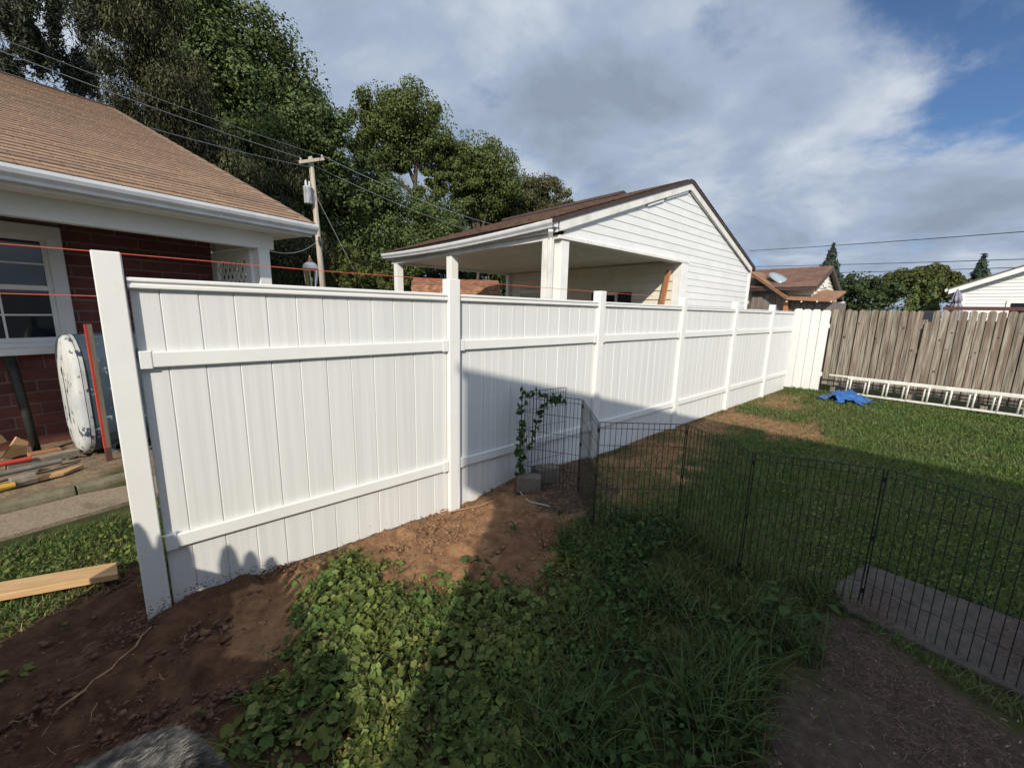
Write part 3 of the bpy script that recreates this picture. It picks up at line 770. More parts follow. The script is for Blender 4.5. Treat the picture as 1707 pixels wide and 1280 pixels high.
for k in range(420):
    if random.random() < 0.75: xm = random.uniform(-0.17, 0.45); ym = (FD if xm < -0.08 else YBD)-0.0006; ok = xm < -0.08 or xm > -0.05
    else: xm = random.uniform(0.45, 10.9); ym = YBD-0.0006; ok = ((xm-FX) % FS) > PW+0.03
    if not ok: continue
    zm = 0.01+abs(random.gauss(0, 0.05)); q = random.uniform(0.001, 0.0045)*(1 if zm < 0.08 else 0.6); n_ = 6
    m.poly([(xm+q*random.uniform(0.6,1.3)*math.cos(a_)*1.3, ym, zm+q*random.uniform(0.5,1.1)*math.sin(a_)) for a_ in [-2*math.pi*j/n_ for j in range(n_)]])
mo = m.build('mud_specks', MUD, fence); mo['kind'] = 'stuff'

# white painted boards and the weathered wooden fence across the back
def picket_mesh(name, w, h, mt, r=None, th=0.018):
    o = [(0, 0), (w, 0)]
    rr = r or w*0.5; hh = h-rr*0.85
    for k in range(9):
        a = math.pi*k/8; o.append((w/2+math.cos(a)*w/2*(0.98), hh+math.sin(a)*rr*0.85))
    m = MB(); m.prism([(0, x, z_) for x, z_ in o], [(th, x, z_) for x, z_ in o]); return m.mesh(name, mt)
def dog_mesh(name, w, h, mt, th=0.018):
    o = [(0,0),(w,0),(w,h-0.035),(w-0.035,h),(0.035,h),(0,h-0.035)]
    m = MB(); m.prism([(0, x, z_) for x, z_ in o], [(th, x, z_) for x, z_ in o]); return m.mesh(name, mt)
wg = thing('white_board_fence', 'short run of four white painted boards joining the two fences', 'fence', (11.45, 2.45, 0))
pmesh = dog_mesh('board', 0.168, 1.87, WPICK)
for i, (y, dz, rx) in enumerate(((2.70, 0.012, 0.004), (2.525, 0.0, 0.002), (2.35, -0.002, 0.003), (2.175, -0.015, 0.006))):
    inst('board', pmesh, T(11.44, y, dz-0.01) @ Matrix.Rotation(rx, 4, 'X'), wg)
rr = MB()
for zz in (0.35, 1.45): rr.box(11.46, 11.50, 2.15, 2.88, zz, zz+0.09)
rr.build('rail', WPICK, wg)
KNOT = mat('dark_wood_knot', (0.075,0.045,0.028),(0.05,0.03,0.02), rough=0.95, scale=30)
wfence = thing('wooden_picket_fence', 'weathered grey brown wooden fence with rounded board tops', 'fence', (11.55, 0.5, 0))
pvar = [picket_mesh('picket', w, h, WOODGREY) for w, h in ((0.101, 1.70), (0.103, 1.695), (0.100, 1.705), (0.102, 1.69), (0.106, 1.70), (0.108, 1.695), (0.105, 1.705), (0.107, 1.69))]
y = 2.05; k = 0; knots = MB()
while y > -4.6:
    sp = 0.1120 if y > 0.6 else 0.1185
    dz = random.uniform(-0.007, 0.007); tilt = random.uniform(-0.005, 0.005)
    if 0.56 < y < 0.67: dz -= 0.22; tilt = 0.02
    if random.random() < 0.12: dz -= 0.02
    inst('picket', pvar[k % 4+(4 if y < 0.5 else 0)], T(11.55+random.uniform(-0.007, 0.007), y, 0.165+dz-0.0*y) @ Matrix.Rotation(tilt, 4, 'X'), wfence)
    for _ in range(random.choice((0, 1, 1, 2))):
        yk, zk, rk = y+random.uniform(0.02, 0.085), random.uniform(0.4, 1.7), random.uniform(0.007, 0.017)
        knots.poly([(11.5415, yk-rk*math.sin(a_), zk+rk*1.3*math.cos(a_)) for a_ in [2*math.pi*j/9 for j in range(9)]])
    y -= sp+random.uniform(-0.002, 0.004); k += 1
ko = knots.build('knots', KNOT, wfence); ko['kind'] = 'stuff'
bpk = picket_mesh('gap_backing', 0.112, 1.52, WOODGREY); y = 2.11  # second layer of boards added behind so the picket gaps show dark
while y > -4.6:
    inst('gap_backing', bpk, T(11.625, y, 0.17+random.uniform(-0.01, 0.01)), wfence); y -= 0.1165
for zz in (0.42, 1.0, 1.5):
    MB().box(11.585, 11.622, -4.6, 2.15, zz, zz+0.09).build('rail', WOODGREY, wfence)
for yy in (1.9, -0.4, -2.8): MB().box(11.62, 11.71, yy, yy+0.09, 0, 1.75).build('post', WOODGREY, wfence)

# ------------------------------------------------------------------ ladder, tarp
lad = thing('extension_ladder', 'long white extension ladder lying on edge against the wooden fence', 'ladder', (11.35, 0.4, 0))
for dx, dz, nm in ((0.0, 0, 'outer'), (-0.045, -0.03, 'inner')):
    ya, yb = (2.0, -2.6) if dx == 0 else (1.62, -2.9)
    for zb_, zt_ in ((0.04, 0.075), (0.395, 0.428)):
        if dx and zb_ > 0.2: zb_, zt_ = zb_-0.03, zt_-0.03
        MB().box(11.36+dx-0.014, 11.36+dx+0.014, yb, ya if zb_ > 0.2 else 1.75, zb_, zt_).build('rail', LADDER, lad, bevel=0.004)
    y = 1.66 if dx == 0 else 1.60
    while y > yb+0.1:
        m = MB().tube([(11.36+dx, y, 0.06), (11.36+dx, y-0.012, 0.41+dz*0.6)], 0.016, 8); m.build('rung', LADDER, lad, smooth=True)
        y -= 0.30
tx, ty = np.meshgrid(np.linspace(0, 1, 44), np.linspace(0, 1, 30), indexing='ij')
TX = 10.0+tx*1.15+(ty-0.5)*0.5*tx; TY = 1.0+ty*0.95+0.10*np.sin(tx*5)
edge = np.minimum(np.minimum(tx, 1-tx), np.minimum(ty, 1-ty))
rid = lambda a, b, s_, k: (1-np.abs(2*vnoise(a, b, s_, k)-1))**2
TZ = gz(TX, TY)+0.025+(0.055*rid(TX, TY, 0.30, 77)+0.06*rid(TX*0.6+TY, TY-TX*0.8, 0.13, 78)+0.04*rid(TX-TY*0.5, TY+TX, 0.07, 79))*ss(0, 0.2, edge)*(0.35+1.1*np.exp(-((ty-0.55)**2)/0.06))
TX = TX+(vnoise(TX,TY,0.2,5)-0.5)*0.14+(vnoise(TX,TY,0.08,55)-0.5)*0.06; TY = TY+(vnoise(TX,TY,0.2,6)-0.5)*0.14
ti = np.arange(tx.size).reshape(tx.shape)
tq = np.stack([ti[:-1,:-1], ti[1:,:-1], ti[1:,1:], ti[:-1,1:]], -1).reshape(-1, 4)
keep_ = (edge[:-1,:-1] > 0.16*vnoise(tx[:-1,:-1]*3, ty[:-1,:-1]*3, 0.5, 91)+0.10*(vnoise(tx[:-1,:-1], ty[:-1,:-1], 0.07, 92) > 0.6)).ravel()
tq = tq[keep_]
tme = fast_mesh('tarp', np.stack([TX, TY, TZ], -1).reshape(-1, 3), [tq], TARP, False)
to = bpy.data.objects.new('tarp', tme); link(to, label='crumpled blue plastic tarp on the grass beside the ladder', cat='tarp')
to.modifiers.new('thickness', 'SOLIDIFY').thickness = 0.004

# ------------------------------------------------------------------ wire pen, blocks, vine
PC = [(3.00,2.56,0.075),(2.43,2.60,0.085),(2.77,2.17,0.05),(2.37,1.70,0.02),(2.915,1.30,0.0),(2.64,0.76,0.0),(2.93,0.20,0.0),(2.80,-0.42,0.0),(2.95,-1.03,0.0)]
pen = thing('pet_exercise_pen', 'black folding wire pet pen zigzagging across the lawn', 'wire pen', (2.7, 1.0, 0))
HP = 0.875
for (xa, ya, za_), (xb, yb, zb_) in zip(PC[:-1], PC[1:]):
    A, B = Vector((xa, ya, za_)), Vector((xb, yb, zb_)); UPV = Vector((0, 0, 1)); d = (B-A).normalized()
    A = A+d*0.008; B = B-d*0.008
    m = MB()
    def w_(p, q, r): m.tube([p, q], r, 5)
    for P0 in (A, B): w_(P0+UPV*0.012, P0+UPV*HP, 0.0036)
    for zz in (0.015, HP): w_(A+UPV*zz, B+UPV*zz, 0.0030)
    panel_o = m.build('wire_panel', WIRE, pen)
    m = MB()
    for zz in (HP-0.045, 0.70, 0.53, 0.36, 0.19): w_(A+UPV*zz, B+UPV*zz, 0.0022)
    n = 16
    for k in range(1, n):
        p = A.lerp(B, k/n); w_(p+UPV*0.015, p+UPV*HP, 0.0021)
    m.build('wire_grid', WIRE, panel_o)
for (xa, ya, za_) in PC[1:-1]:
    for zz in (0.12, 0.45, 0.80): MB().tube([(xa, ya, za_+zz), (xa, ya, za_+zz+0.03)], 0.008, 6).build('hinge_clip', WIRE, pen)
bw = MB()
def block(name, cx, cy, cz, l, w, h, rz, label):
    m = MB().box(-l/2, l/2, -w/2, w/2, 0, h)
    o = m.build(name, BLOCKM, None, bevel=0.018, label=label, cat='concrete block', group='concrete blocks at the pen corner'); o.matrix_basis = T(cx, cy, cz, rz)
    return o
block('concrete_block', 2.46, 2.50, 0.035, 0.22, 0.12, 0.165, R(-42), 'grey concrete block nearest the viewer at the foot of the wire pen')
block('concrete_block', 2.70, 2.52, 0.06, 0.24, 0.14, 0.16, R(-20), 'second concrete block standing just inside the wire pen corner')

# ------------------------------------------------------------------ plants: helper builders
def unit(v): return v/np.maximum(np.linalg.norm(v, axis=1, keepdims=True), 1e-9)
def leaf_quads(C, size, nrm, long=1.35, droop=None):
    """kite shaped leaves at C with normals nrm"""
    n = len(C); r = RNG.normal(size=(n, 3))
    if droop is not None: r = r*(1-droop)+np.array([0, 0, -1.0])*droop*3
    t = unit(r-(r*nrm).sum(1, keepdims=True)*nrm); b = np.cross(nrm, t)
    s = size[:, None]
    V = np.stack([C-t*s*long*0.5, C+b*s*0.42-t*s*0.08, C+t*s*long*0.5+nrm*s*0.12, C-b*s*0.42-t*s*0.08], 1).reshape(-1, 3)
    F = np.arange(4*n).reshape(n, 4); return V, F
def crown_mesh(name, blobs, m, n_leaf, size, sub=9, rs=(0.18, 0.40), droop=None, flat=0.8, fill=0.22, depth=0.9, grow=1.1):
    vols = np.array([b[3]*b[3]*b[4] for b in blobs]); Vs = []; Fs = []; off = 0
    share = vols**0.7; share = share/share.sum()
    for (x, y, z, rx, rz_), sh_ in zip(blobs, share):
        n = int(n_leaf*sh_); ns = max(6, int(sub*1.7*(rx*rz_)**0.55))
        c = unit(RNG.normal(size=(ns, 3)))*(RNG.random((ns, 1))**0.4)*0.95*grow
        c = c*np.array([rx, rx*depth, rz_])+np.array([x, y, z])
        r = RNG.uniform(rs[0], rs[1], ns)*min(rx, rz_)*grow
        k = RNG.integers(0, ns, n); dirn = unit(RNG.normal(size=(n, 3)))
        rad = np.where(RNG.random(n) < fill, RNG.random(n)**0.5, np.minimum(0.72+np.abs(RNG.normal(size=n))*0.24, 1.08+0.1*RNG.random(n)))
        P = c[k]+dirn*(r[k]*rad)[:, None]*np.array([1, 1, flat])
        q = RNG.random(n) < 0.15          # loose foliage between the clumps
        e3 = unit(RNG.normal(size=(n, 3)))*(RNG.random((n, 1))**0.42)*np.array([rx, rx*depth, rz_])*1.04*grow+np.array([x, y, z])
        P = np.where(q[:, None], e3, P)
        if droop is not None: P[:, 2] -= RNG.random(n)**2*0.55
        nr = unit(dirn*1.15+np.array([0, 0, 0.35])+RNG.normal(size=(n, 3))*0.5)
        v, f = leaf_quads(P, size*RNG.uniform(0.55, 1.4, n), nr, 1.35 if droop is None else 3.2, droop)
        Vs.append(v); Fs.append(f+off); off += len(v)
    return fast_mesh(name, np.concatenate(Vs), [np.concatenate(Fs)], m)
def tree(name, label, cat, base, blobs, leaf, n_leaf, size, limbs, trunk_r, group=None, **kw):
    t = thing(name, label, cat, base, group)
    o = bpy.data.objects.new('crown', crown_mesh('crown', blobs, leaf, n_leaf, size, **kw)); link(o, t)
    m = MB()
    top = Vector(limbs[0][-1]) if limbs else Vector(base)
    if not limbs: limbs = [[base, (base[0], base[1], max(b[2] for b in blobs))]]
    for q, path in enumerate(limbs):
        r0 = trunk_r if q == 0 else trunk_r*0.55; k = len(path)
        pts = []
        for a, b in zip(path[:-1], path[1:]):
            A, B = Vector(a), Vector(b)
            for s in range(4):
                j = Vector((random.uniform(-1, 1), random.uniform(-1, 1), 0))*r0*0.35*(0 if s == 0 else 1); pts.append(A.lerp(B, s/4)+j)
        pts.append(Vector(path[-1])); n = len(pts)
        m.tube(pts, [r0*(1-0.78*i/(n-1)) for i in range(n)], 9)
    m.build('trunk', BARK, t, smooth=True)
    return t
def auto_limbs(base, blobs, fork):
    L_ = [[base, fork]]
    for b in blobs: L_.append([fork, ((fork[0]+b[0])/2, (fork[1]+b[1])/2, (fork[2]+b[2])/2+0.3), (b[0], b[1], b[2]+b[4]*0.4)])
    return L_
TREE_DATA = {
 'spruce':[(-0.39,20.00,11.18,1.04,0.95),(0.34,20.00,10.32,1.19,1.59),(0.97,19.98,9.10,1.45,1.66),(1.52,20.44,7.98,1.66,1.33),(1.95,20.41,6.94,1.82,1.37),(1.03,19.97,12.68,1.19,1.19)],
 'spruce2':[(4.33,18.50,6.20,1.04,1.62),(3.89,18.60,4.17,1.40,1.64),(4.76,18.39,3.56,1.09,1.45),(3.50,18.68,5.43,1.14,1.37)],
 'sparse':[(-1.82,16.90,8.52,0.74,0.59),(-2.04,16.88,7.51,0.60,0.60),(-1.23,16.96,9.33,0.84,0.46),(-1.01,17.47,8.12,0.57,0.57),(-1.48,16.94,8.15,0.46,0.46)],
 'T1':[(2.41,26.89,15.32,2.24,2.24),(4.70,26.59,14.14,2.36,2.36),(6.69,26.16,12.98,2.18,2.31),(4.58,27.12,11.19,3.31,2.68),(7.62,25.38,11.12,1.63,2.02),(5.65,26.40,8.94,3.40,2.75),(3.28,27.81,12.95,2.60,2.44),(8.11,25.23,9.70,1.50,1.83),(1.82,26.94,16.73,2.72,2.17),(2.58,27.88,7.99,2.81,2.81),(8.28,25.70,7.46,1.80,2.07)],
 'T2':[(12.62,27.21,13.95,1.93,1.47),(14.30,26.37,13.48,2.57,1.98),(15.13,25.91,12.30,1.81,1.40),(12.91,27.08,12.21,1.77,1.57),(11.41,28.29,12.31,1.17,1.76),(16.14,25.29,12.22,1.01,0.89),(16.1,25.2,10.5,1.6,1.0),(15.2,25.7,9.2,1.3,0.9)],
 'T2low':[(9.40,27.43,8.30,1.87,2.24),(10.62,26.99,5.91,2.32,2.32),(12.37,26.23,7.91,1.75,1.75),(14.04,25.38,6.17,2.41,1.81),(11.62,27.11,9.75,1.16,1.55),(9.09,27.01,5.01,1.87,2.24),(15.68,24.99,7.50,1.64,1.64)],
 'T3':[(18.23,25.07,11.91,1.91,1.61),(19.59,24.03,10.80,1.71,1.71),(17.37,25.68,10.67,1.49,1.27),(18.89,25.21,9.68,1.97,1.31)],
 'T4':[(22.23,25.73,9.95,2.37,1.90),(23.96,24.13,10.43,1.65,1.42),(21.71,26.17,8.35,2.15,1.44),(24.79,23.27,9.99,1.18,1.04),(23.32,24.75,8.63,2.39,1.43),(20.40,27.20,7.39,1.92,1.44)],
 'bushL':[(7.61,20.64,3.45,0.88,1.03),(9.43,19.88,3.11,0.91,0.76)],
 'backrow':[(4.6,37.6,4.6,3.0,2.6),(11.37,34.16,3.58,2.87,1.91),(14.82,32.81,5.18,2.96,1.97),(18.25,31.03,4.88,3.04,2.03),(21.62,28.78,5.02,3.09,2.06),(7.74,35.16,3.39,2.73,2.27),(24.02,26.81,4.60,2.59,2.07)],
 'bushR':[(29.58,5.02,3.12,0.68,0.95),(29.65,4.54,3.40,0.80,0.80),(29.74,3.93,3.07,0.85,0.85),(29.82,3.25,2.84,0.71,0.71)],
 'roundR':[(39.81,3.90,4.14,1.10,0.68),(39.90,2.76,4.51,1.31,0.66),(39.96,1.71,4.12,0.96,0.64),(39.95,2.03,3.42,1.22,0.57)],
}
def away(blobs, k): return [(b[0]*k, b[1]*k, 1.68+(b[2]-1.68)*k, b[3]*k, b[4]*k) for b in blobs]
D_ = TREE_DATA
D_['spruce2'] = away(D_['spruce2'], 1.28)
tree('spruce_tree', 'dark drooping spruce rising behind the tan roof ridge', 'tree', (1.2,20.2,0), D_['spruce'], LF_BROWN, 95000, 0.043, [[(1.2,20.2,0),(1.2,20.2,14)]]+[[(1.2,20.2,b[2]-0.6),(b[0],b[1],b[2])] for b in D_['spruce']], 0.26, droop=0.5, sub=12, rs=(0.22,0.4))
tree('spruce_tree', 'olive drooping conifer behind the utility pole and house corner', 'tree', (5.2,23.8,0), D_['spruce2'], LF_BROWN, 70000, 0.050, [[(5.2,23.8,0),(5.3,23.8,9.5)]]+[[(5.2,23.8,b[2]-0.5),(b[0],b[1],b[2])] for b in D_['spruce2']], 0.2, droop=0.55, sub=12, rs=(0.22,0.4))
tree('pine_tree', 'sparse dark pine with open branches at the far left', 'tree', (-2.6,17.5,0), D_['sparse'], LF_DARK, 24000, 0.040, [[(-2.6,17.5,0),(-2.6,17.5,9.6)]]+[[(-2.6,17.5,b[2]-0.7),(b[0],b[1],b[2])] for b in D_['sparse']], 0.16, droop=0.3, sub=9, rs=(0.2,0.34), fill=0.5)
tree('maple_tree', 'tallest dark green broadleaf tree, its crown cut by the frame top', 'tree', (5.2,26.8,0), D_['T1'], LF_MAPLE, 150000, 0.125, auto_limbs((5.2,26.8,0), D_['T1'], (5.2,26.8,7.5)), 0.45, sub=8)
tree('maple_tree', 'round topped tree with bare forked trunk showing below its crown', 'tree', (14.15,26.45,0), D_['T2'], LF_MID, 80000, 0.112, [[(14.15,26.45,0),(14.31,26.37,10.2),(14.4,26.3,13)],[(14.3,26.37,9.9),(13.65,26.71,11.9),(13.0,27.0,13.5)],[(14.3,26.37,10.6),(14.9,26.1,12.4),(15.3,25.9,13)],[(14.2,26.4,8.2),(15.2,25.8,8.7),(16.2,25.3,9.6),(17.0,25.2,10.6)],[(14.3,26.4,9.2),(13.0,27.0,10.2),(12.4,27.4,11.8)]], 0.24, sub=9)
tree('maple_tree', 'low dark broadleaf tree between utility pole and forked trunk', 'tree', (10.6,27.0,0), D_['T2low'], LF_MAPLE, 85000, 0.122, auto_limbs((10.6,27.0,0), D_['T2low'], (10.6,27.0,4.0)), 0.3, sub=9, grow=1.2)
tree('maple_tree', 'bright mid green tree between forked tree and bronze tree', 'tree', (18.6,25.0,0), D_['T3'], LF_MID, 64000, 0.115, auto_limbs((18.6,25.0,0), D_['T3'], (18.6,25.0,6.5)), 0.22, sub=9, grow=1.2)
tree('beech_tree', 'bronze green tree above the carport roof, rightmost of the tall group', 'tree', (22.5,25.4,0), D_['T4'], LF_RUST, 84000, 0.115, auto_limbs((22.5,25.4,0), D_['T4'], (22.5,25.4,5.5)), 0.25, sub=9, grow=1.25)
tree('shrub', 'yellow green bush just left of the rearmost carport post', 'shrub', (7.6,20.6,0), D_['bushL'], LF_YEL, 9000, 0.10, [[(7.6,20.6,0),(7.6,20.6,3.4)],[(7.6,20.6,0.4),(9.4,19.9,3.0)]], 0.1, sub=10)
for k, (b, lab) in enumerate(zip(D_['backrow'], ('dark hedge tree low behind the porch lattice', 'dark hedge tree seen left of the carport behind the pole', 'dark hedge tree seen through the carport between its left posts', 'dark hedge tree seen through the carport above the brown shed', 'dark hedge tree low behind the carport roof', 'dark hedge tree low behind the street lantern', 'dark hedge tree low behind the bronze tree'))):
    tree('hedge_tree', lab, 'tree', (b[0], b[1], 0), [b, (b[0], b[1], b[2]*0.45, b[3]*0.9, b[2]*0.45)], LF_DK2, 15000, 0.17, None, 0.18, group='dark trees far behind the carport', sub=7)
tree('shrub', 'large dark shrub beyond the wooden fence beside the brown gabled house', 'shrub', (29.7,4.2,0), D_['bushR']+[(29.7,4.4,1.6,1.7,1.2)], LF_DK2, 24000, 0.11, None, 0.12, sub=9)
tree('umbrella_tree', 'flat topped spreading tree beyond the wooden fence', 'tree', (39.9,2.6,0), D_['roundR'], LF_YEL, 34000, 0.13, auto_limbs((39.9,2.6,0), D_['roundR'], (39.9,2.6,2.6)), 0.18, sub=18, rs=(0.4,0.6))
def conifer(label, base, h, r, n, leaf, size, z0=0.5, taper=1.0):
    P = []; nr = []
    zz = z0+(h-z0)*(1-(1-RNG.random(n))**0.5)*1.0; zz = np.minimum(zz, h)
    ring = 0.62+0.38*np.abs(np.sin(zz/h*26)); a = RNG.random(n)*2*math.pi
    rad = r*((h-zz)/(h-z0))**taper*ring*np.sqrt(RNG.uniform(0.25, 1, n))*(0.75+0.25*np.sin(a*5+zz*3))
    C = np.stack([base[0]+rad*np.cos(a), base[1]+rad*np.sin(a), zz-rad*0.15], 1)
    nr = unit(np.stack([np.cos(a), np.sin(a), np.full(n, 0.6)], 1)+RNG.normal(size=(n, 3))*0.5)
    v, f = leaf_quads(C, size*RNG.uniform(0.6, 1.4, n), nr, 1.8, 0.25)
    t = thing('conifer_tree', label, 'tree', base)
    o = bpy.data.objects.new('crown', fast_mesh('crown', v, [f], leaf)); link(o, t)
    MB().tube([base, (base[0], base[1], h*0.97)], [r*0.09, r*0.01], 8).build('trunk', BARK, t)
conifer('pointed spruce rising behind the brown roof beyond the wooden fence', (44.1,8.9,0), 7.9, 3.0, 9000, LF_BLUE, 0.20, 1.0)
conifer('pointed conifer behind the white house roof at the right', (60,0.35,0), 8.0, 3.0, 6500, LF_BLUE, 0.27, 1.0)
conifer('narrow bright green arborvitae, left of the pair behind the wooden fence', (25.9,2.0,0), 3.3, 0.62, 9000, LF_MID, 0.075, 0.1, 0.4)
conifer('narrow bright green arborvitae, right of the pair behind the wooden fence', (25.95,1.42,0), 3.45, 0.62, 9000, LF_MID, 0.075, 0.1, 0.4)

# ------------------------------------------------------------------ far buildings
shed = thing('garden_shed', 'gambrel garden shed with rust brown shingle roof seen through carport', 'shed', (9.2, 13.2, 0))
sa = math.atan2(12.36-14.12, 10.15-7.53)
def SF(u, v, z): return (7.53+u*math.cos(sa)-v*math.sin(sa), 14.12+u*math.sin(sa)+v*math.cos(sa), z)
LS = 3.15
gam = [(-0.95,1.95),(-0.72,2.42),(0,2.72),(0.72,2.42),(0.95,1.95)]
MB().prism([SF(0.05,a,0) for a in (-0.9,0.9)]+[SF(0.05,a,z) for a, z in gam[::-1]], [SF(LS-0.05,a,0) for a in (-0.9,0.9)]+[SF(LS-0.05,a,z) for a, z in gam[::-1]]).build('wall', mat('grey_shed_siding', (0.40,0.39,0.36),(0.32,0.31,0.29),rough=0.7,scale=3), shed)
for z in np.arange(0.2, 2.65, 0.11):
    w = 0.9 if z < 1.95 else (0.92-(z-1.95)/0.47*0.22 if z < 2.42 else max(0.05, 0.70*(2.70-z)/0.28))
    MB().prism([SF(LS-0.05,-w,z),SF(LS-0.03,-w,z),SF(LS-0.045,-w,z+0.105)], [SF(LS-0.05,w,z),SF(LS-0.03,w,z),SF(LS-0.045,w,z+0.105)]).build('siding_board', MATS['grey_shed_siding'], shed)
m = MB()
for (a, z), (b, z2) in zip(gam[:-1], gam[1:]):
    m.prism([SF(0,a,z),SF(0,b,z2),SF(0,b,z2+0.06),SF(0,a,z+0.06)], [SF(LS,a,z),SF(LS,b,z2),SF(LS,b,z2+0.06),SF(LS,a,z+0.06)])
srf = m.build('roof', DBROWN, shed)
sh = MB()
for (a, z), (b, z2) in zip(gam[:2], gam[1:3]):
    ln = math.hypot(b-a, z2-z); nr = int(ln/0.075)
    for r in range(nr+1):
        t0 = r*0.075/ln; t1 = min(1.0, t0+0.085/ln); u = -random.uniform(0, 0.2)
        while u < LS:
            wdt = random.uniform(0.10, 0.2); uu, u2 = max(u, -0.02), min(u+wdt, LS+0.02); u += wdt+0.004
            P0 = (a+(b-a)*t0, z+(z2-z)*t0+0.062); P1 = (a+(b-a)*t1, z+(z2-z)*t1+0.062); h_ = random.uniform(0.012, 0.028)
            sh.prism([SF(uu,*P0),SF(u2,*P0),SF(u2,*P1),SF(uu,*P1)], [SF(uu,P0[0]-h_*0.5,P0[1]+h_),SF(u2,P0[0]-h_*0.5,P0[1]+h_),SF(u2,P1[0],P1[1]+0.004),SF(uu,P1[0],P1[1]+0.004)])
so = sh.build('shingle_field', SHINGR, srf); so['kind'] = 'stuff'
MB().box(-0.02,0.0,-0.06,0.06,0,0.12,lambda x,y,z: SF(LS+0.0-x*0, y, 2.42+z)).build('vent', WPAINT, shed)

WEATH = mat('weathered_grey_shed_wood', (0.20,0.175,0.155),(0.12,0.10,0.088), rough=0.95, scale=6, stretch=(3,3,0.8), bump=0.01, bscale=20, rand=0.15)
CORR = mat('rusty_brown_roof_sheet', (0.30,0.16,0.085),(0.19,0.10,0.06), rough=0.85, scale=4, stretch=(1,1,1), island=0.2)
ls = thing('lean_to_shed', 'weathered grey lean-to shed with rusty roof behind the wooden fence', 'shed', (13.9, 3.8, 0))
y = 4.55
while y > 2.7:
    MB().box(13.62, 13.64, y-0.155, y-0.004, 0, 2.12+(0.72*max(0, (y-3.62)/0.95) if y > 3.62 else 0)).build('wall_board', WEATH, ls); y -= 0.16
MB().box(13.645, 15.5, 2.6, 4.6, 0, 2.1).build('wall', WEATH, ls)
rfm = MB(); rfm.prism([(13.3,4.62,2.96),(13.3,3.55,2.19),(13.3,3.55,2.14),(13.3,4.62,2.91)], [(15.6,4.62,3.0),(15.6,3.55,2.25),(15.6,3.55,2.2),(15.6,4.62,2.95)])
rfm.prism([(13.3,3.549,2.19),(13.3,2.5,2.13),(13.3,2.5,2.08),(13.3,3.549,2.14)], [(14.6,3.549,2.48),(14.6,2.5,2.42),(14.6,2.5,2.37),(14.6,3.549,2.43)])
lro = rfm.build('roof', CORR, ls)
for k in range(9):
    t0, t1 = k/9, (k+1)/9-0.01
    f = lambda t: (4.62+(3.55-4.62)*t, 2.965+(2.195-2.965)*t)
    (ya, za_), (yb, zb_) = f(t0), f(t1)
    MB().prism([(13.28,ya,za_),(13.28,yb,zb_),(13.28,yb,zb_+0.025),(13.28,ya,za_+0.012)], [(15.6,ya,za_+0.045),(15.6,yb,zb_+0.055),(15.6,yb,zb_+0.08),(15.6,ya,za_+0.06)]).build('roof_sheet', CORR, lro)
for yy in (3.55, 3.2, 2.85, 2.55): MB().tube([(13.29,yy,2.09),(13.45,yy,2.1)],0.018,8).build('rafter_end', WPAINT, ls)
MB().box(13.5,13.62,3.55,3.66,0,2.1).build('corner_post', WOODRED, ls)
dome = MB()
c0 = Vector((13.95,3.98,2.70)); ax = Vector((0.05,-0.80,-0.55)).normalized(); nrm = Vector((-0.25,-0.55,0.8)); nrm = (nrm-ax*nrm.dot(ax)).normalized(); bx = ax.cross(nrm)
rings = []
for k in range(7):
    a = k/6*math.pi/2; rr_ = math.cos(a); hh = 0.11*math.sin(a)
    rings.append([c0+ax*0.36*rr_*math.cos(j/20*2*math.pi)+bx*0.26*rr_*math.sin(j/20*2*math.pi)+nrm*(hh+0.04) for j in range(20)])
i0 = len(dome.v)
for r_ in rings: dome.v += [tuple(p) for p in r_]
for k in range(6):
    for j in range(20): dome.f.append([i0+k*20+j, i0+k*20+(j+1)%20, i0+(k+1)*20+(j+1)%20, i0+(k+1)*20+j])
dome.build('skylight_dome', mat('smoky_acrylic_dome', (0.25,0.30,0.32), rough=0.12, spec=0.7), None, smooth=True, label='oval smoky dome lid lying on the rusty lean-to roof', cat='dome')

bh = thing('gabled_house', 'cream sided house with brown gable roof behind the lean-to shed', 'house', (15.2, 4.5, 0))
PKX = 14.95
MB().prism([(13.75,3.08,0),(16.7,3.08,0),(16.7,3.08,2.3),(PKX,3.08,3.02),(13.75,3.08,2.52)], [(13.75,6.5,0),(16.7,6.5,0),(16.7,6.5,2.3),(PKX,6.5,3.02),(13.75,6.5,2.52)]).build('wall', SIDCREAM, bh)
for z in np.arange(1.7, 2.95, 0.1):
    xl = 13.76 if z < 2.45 else min(PKX, 13.75+(z-2.4)/0.62*(PKX-13.75)); xr = 16.68 if z < 2.25 else PKX+(3.02-z)/0.72*(16.7-PKX)
    if xr-xl > 0.08: MB().prism([(xl,3.055,z),(xr,3.055,z),(xr,3.075,z+0.095),(xl,3.075,z+0.095)], [(xl,3.0795,z),(xr,3.0795,z),(xr,3.0795,z+0.095),(xl,3.0795,z+0.095)]).build('siding_board', SIDCREAM, bh)
m = MB()
for xa, za_, xb, zb_ in ((13.4,2.40,PKX,3.06),(PKX,3.06,17.0,2.2)):
    m.prism([(xa,2.95,za_),(xb,2.95,zb_),(xb,2.95,zb_+0.09),(xa,2.95,za_+0.09)], [(xa,6.8,za_),(xb,6.8,zb_),(xb,6.8,zb_+0.09),(xa,6.8,za_+0.09)])
bro = m.build('roof', DBROWN, bh)
sh = MB(); ang2 = math.atan2(0.66, PKX-13.4); L2 = math.hypot(0.66, PKX-13.4)
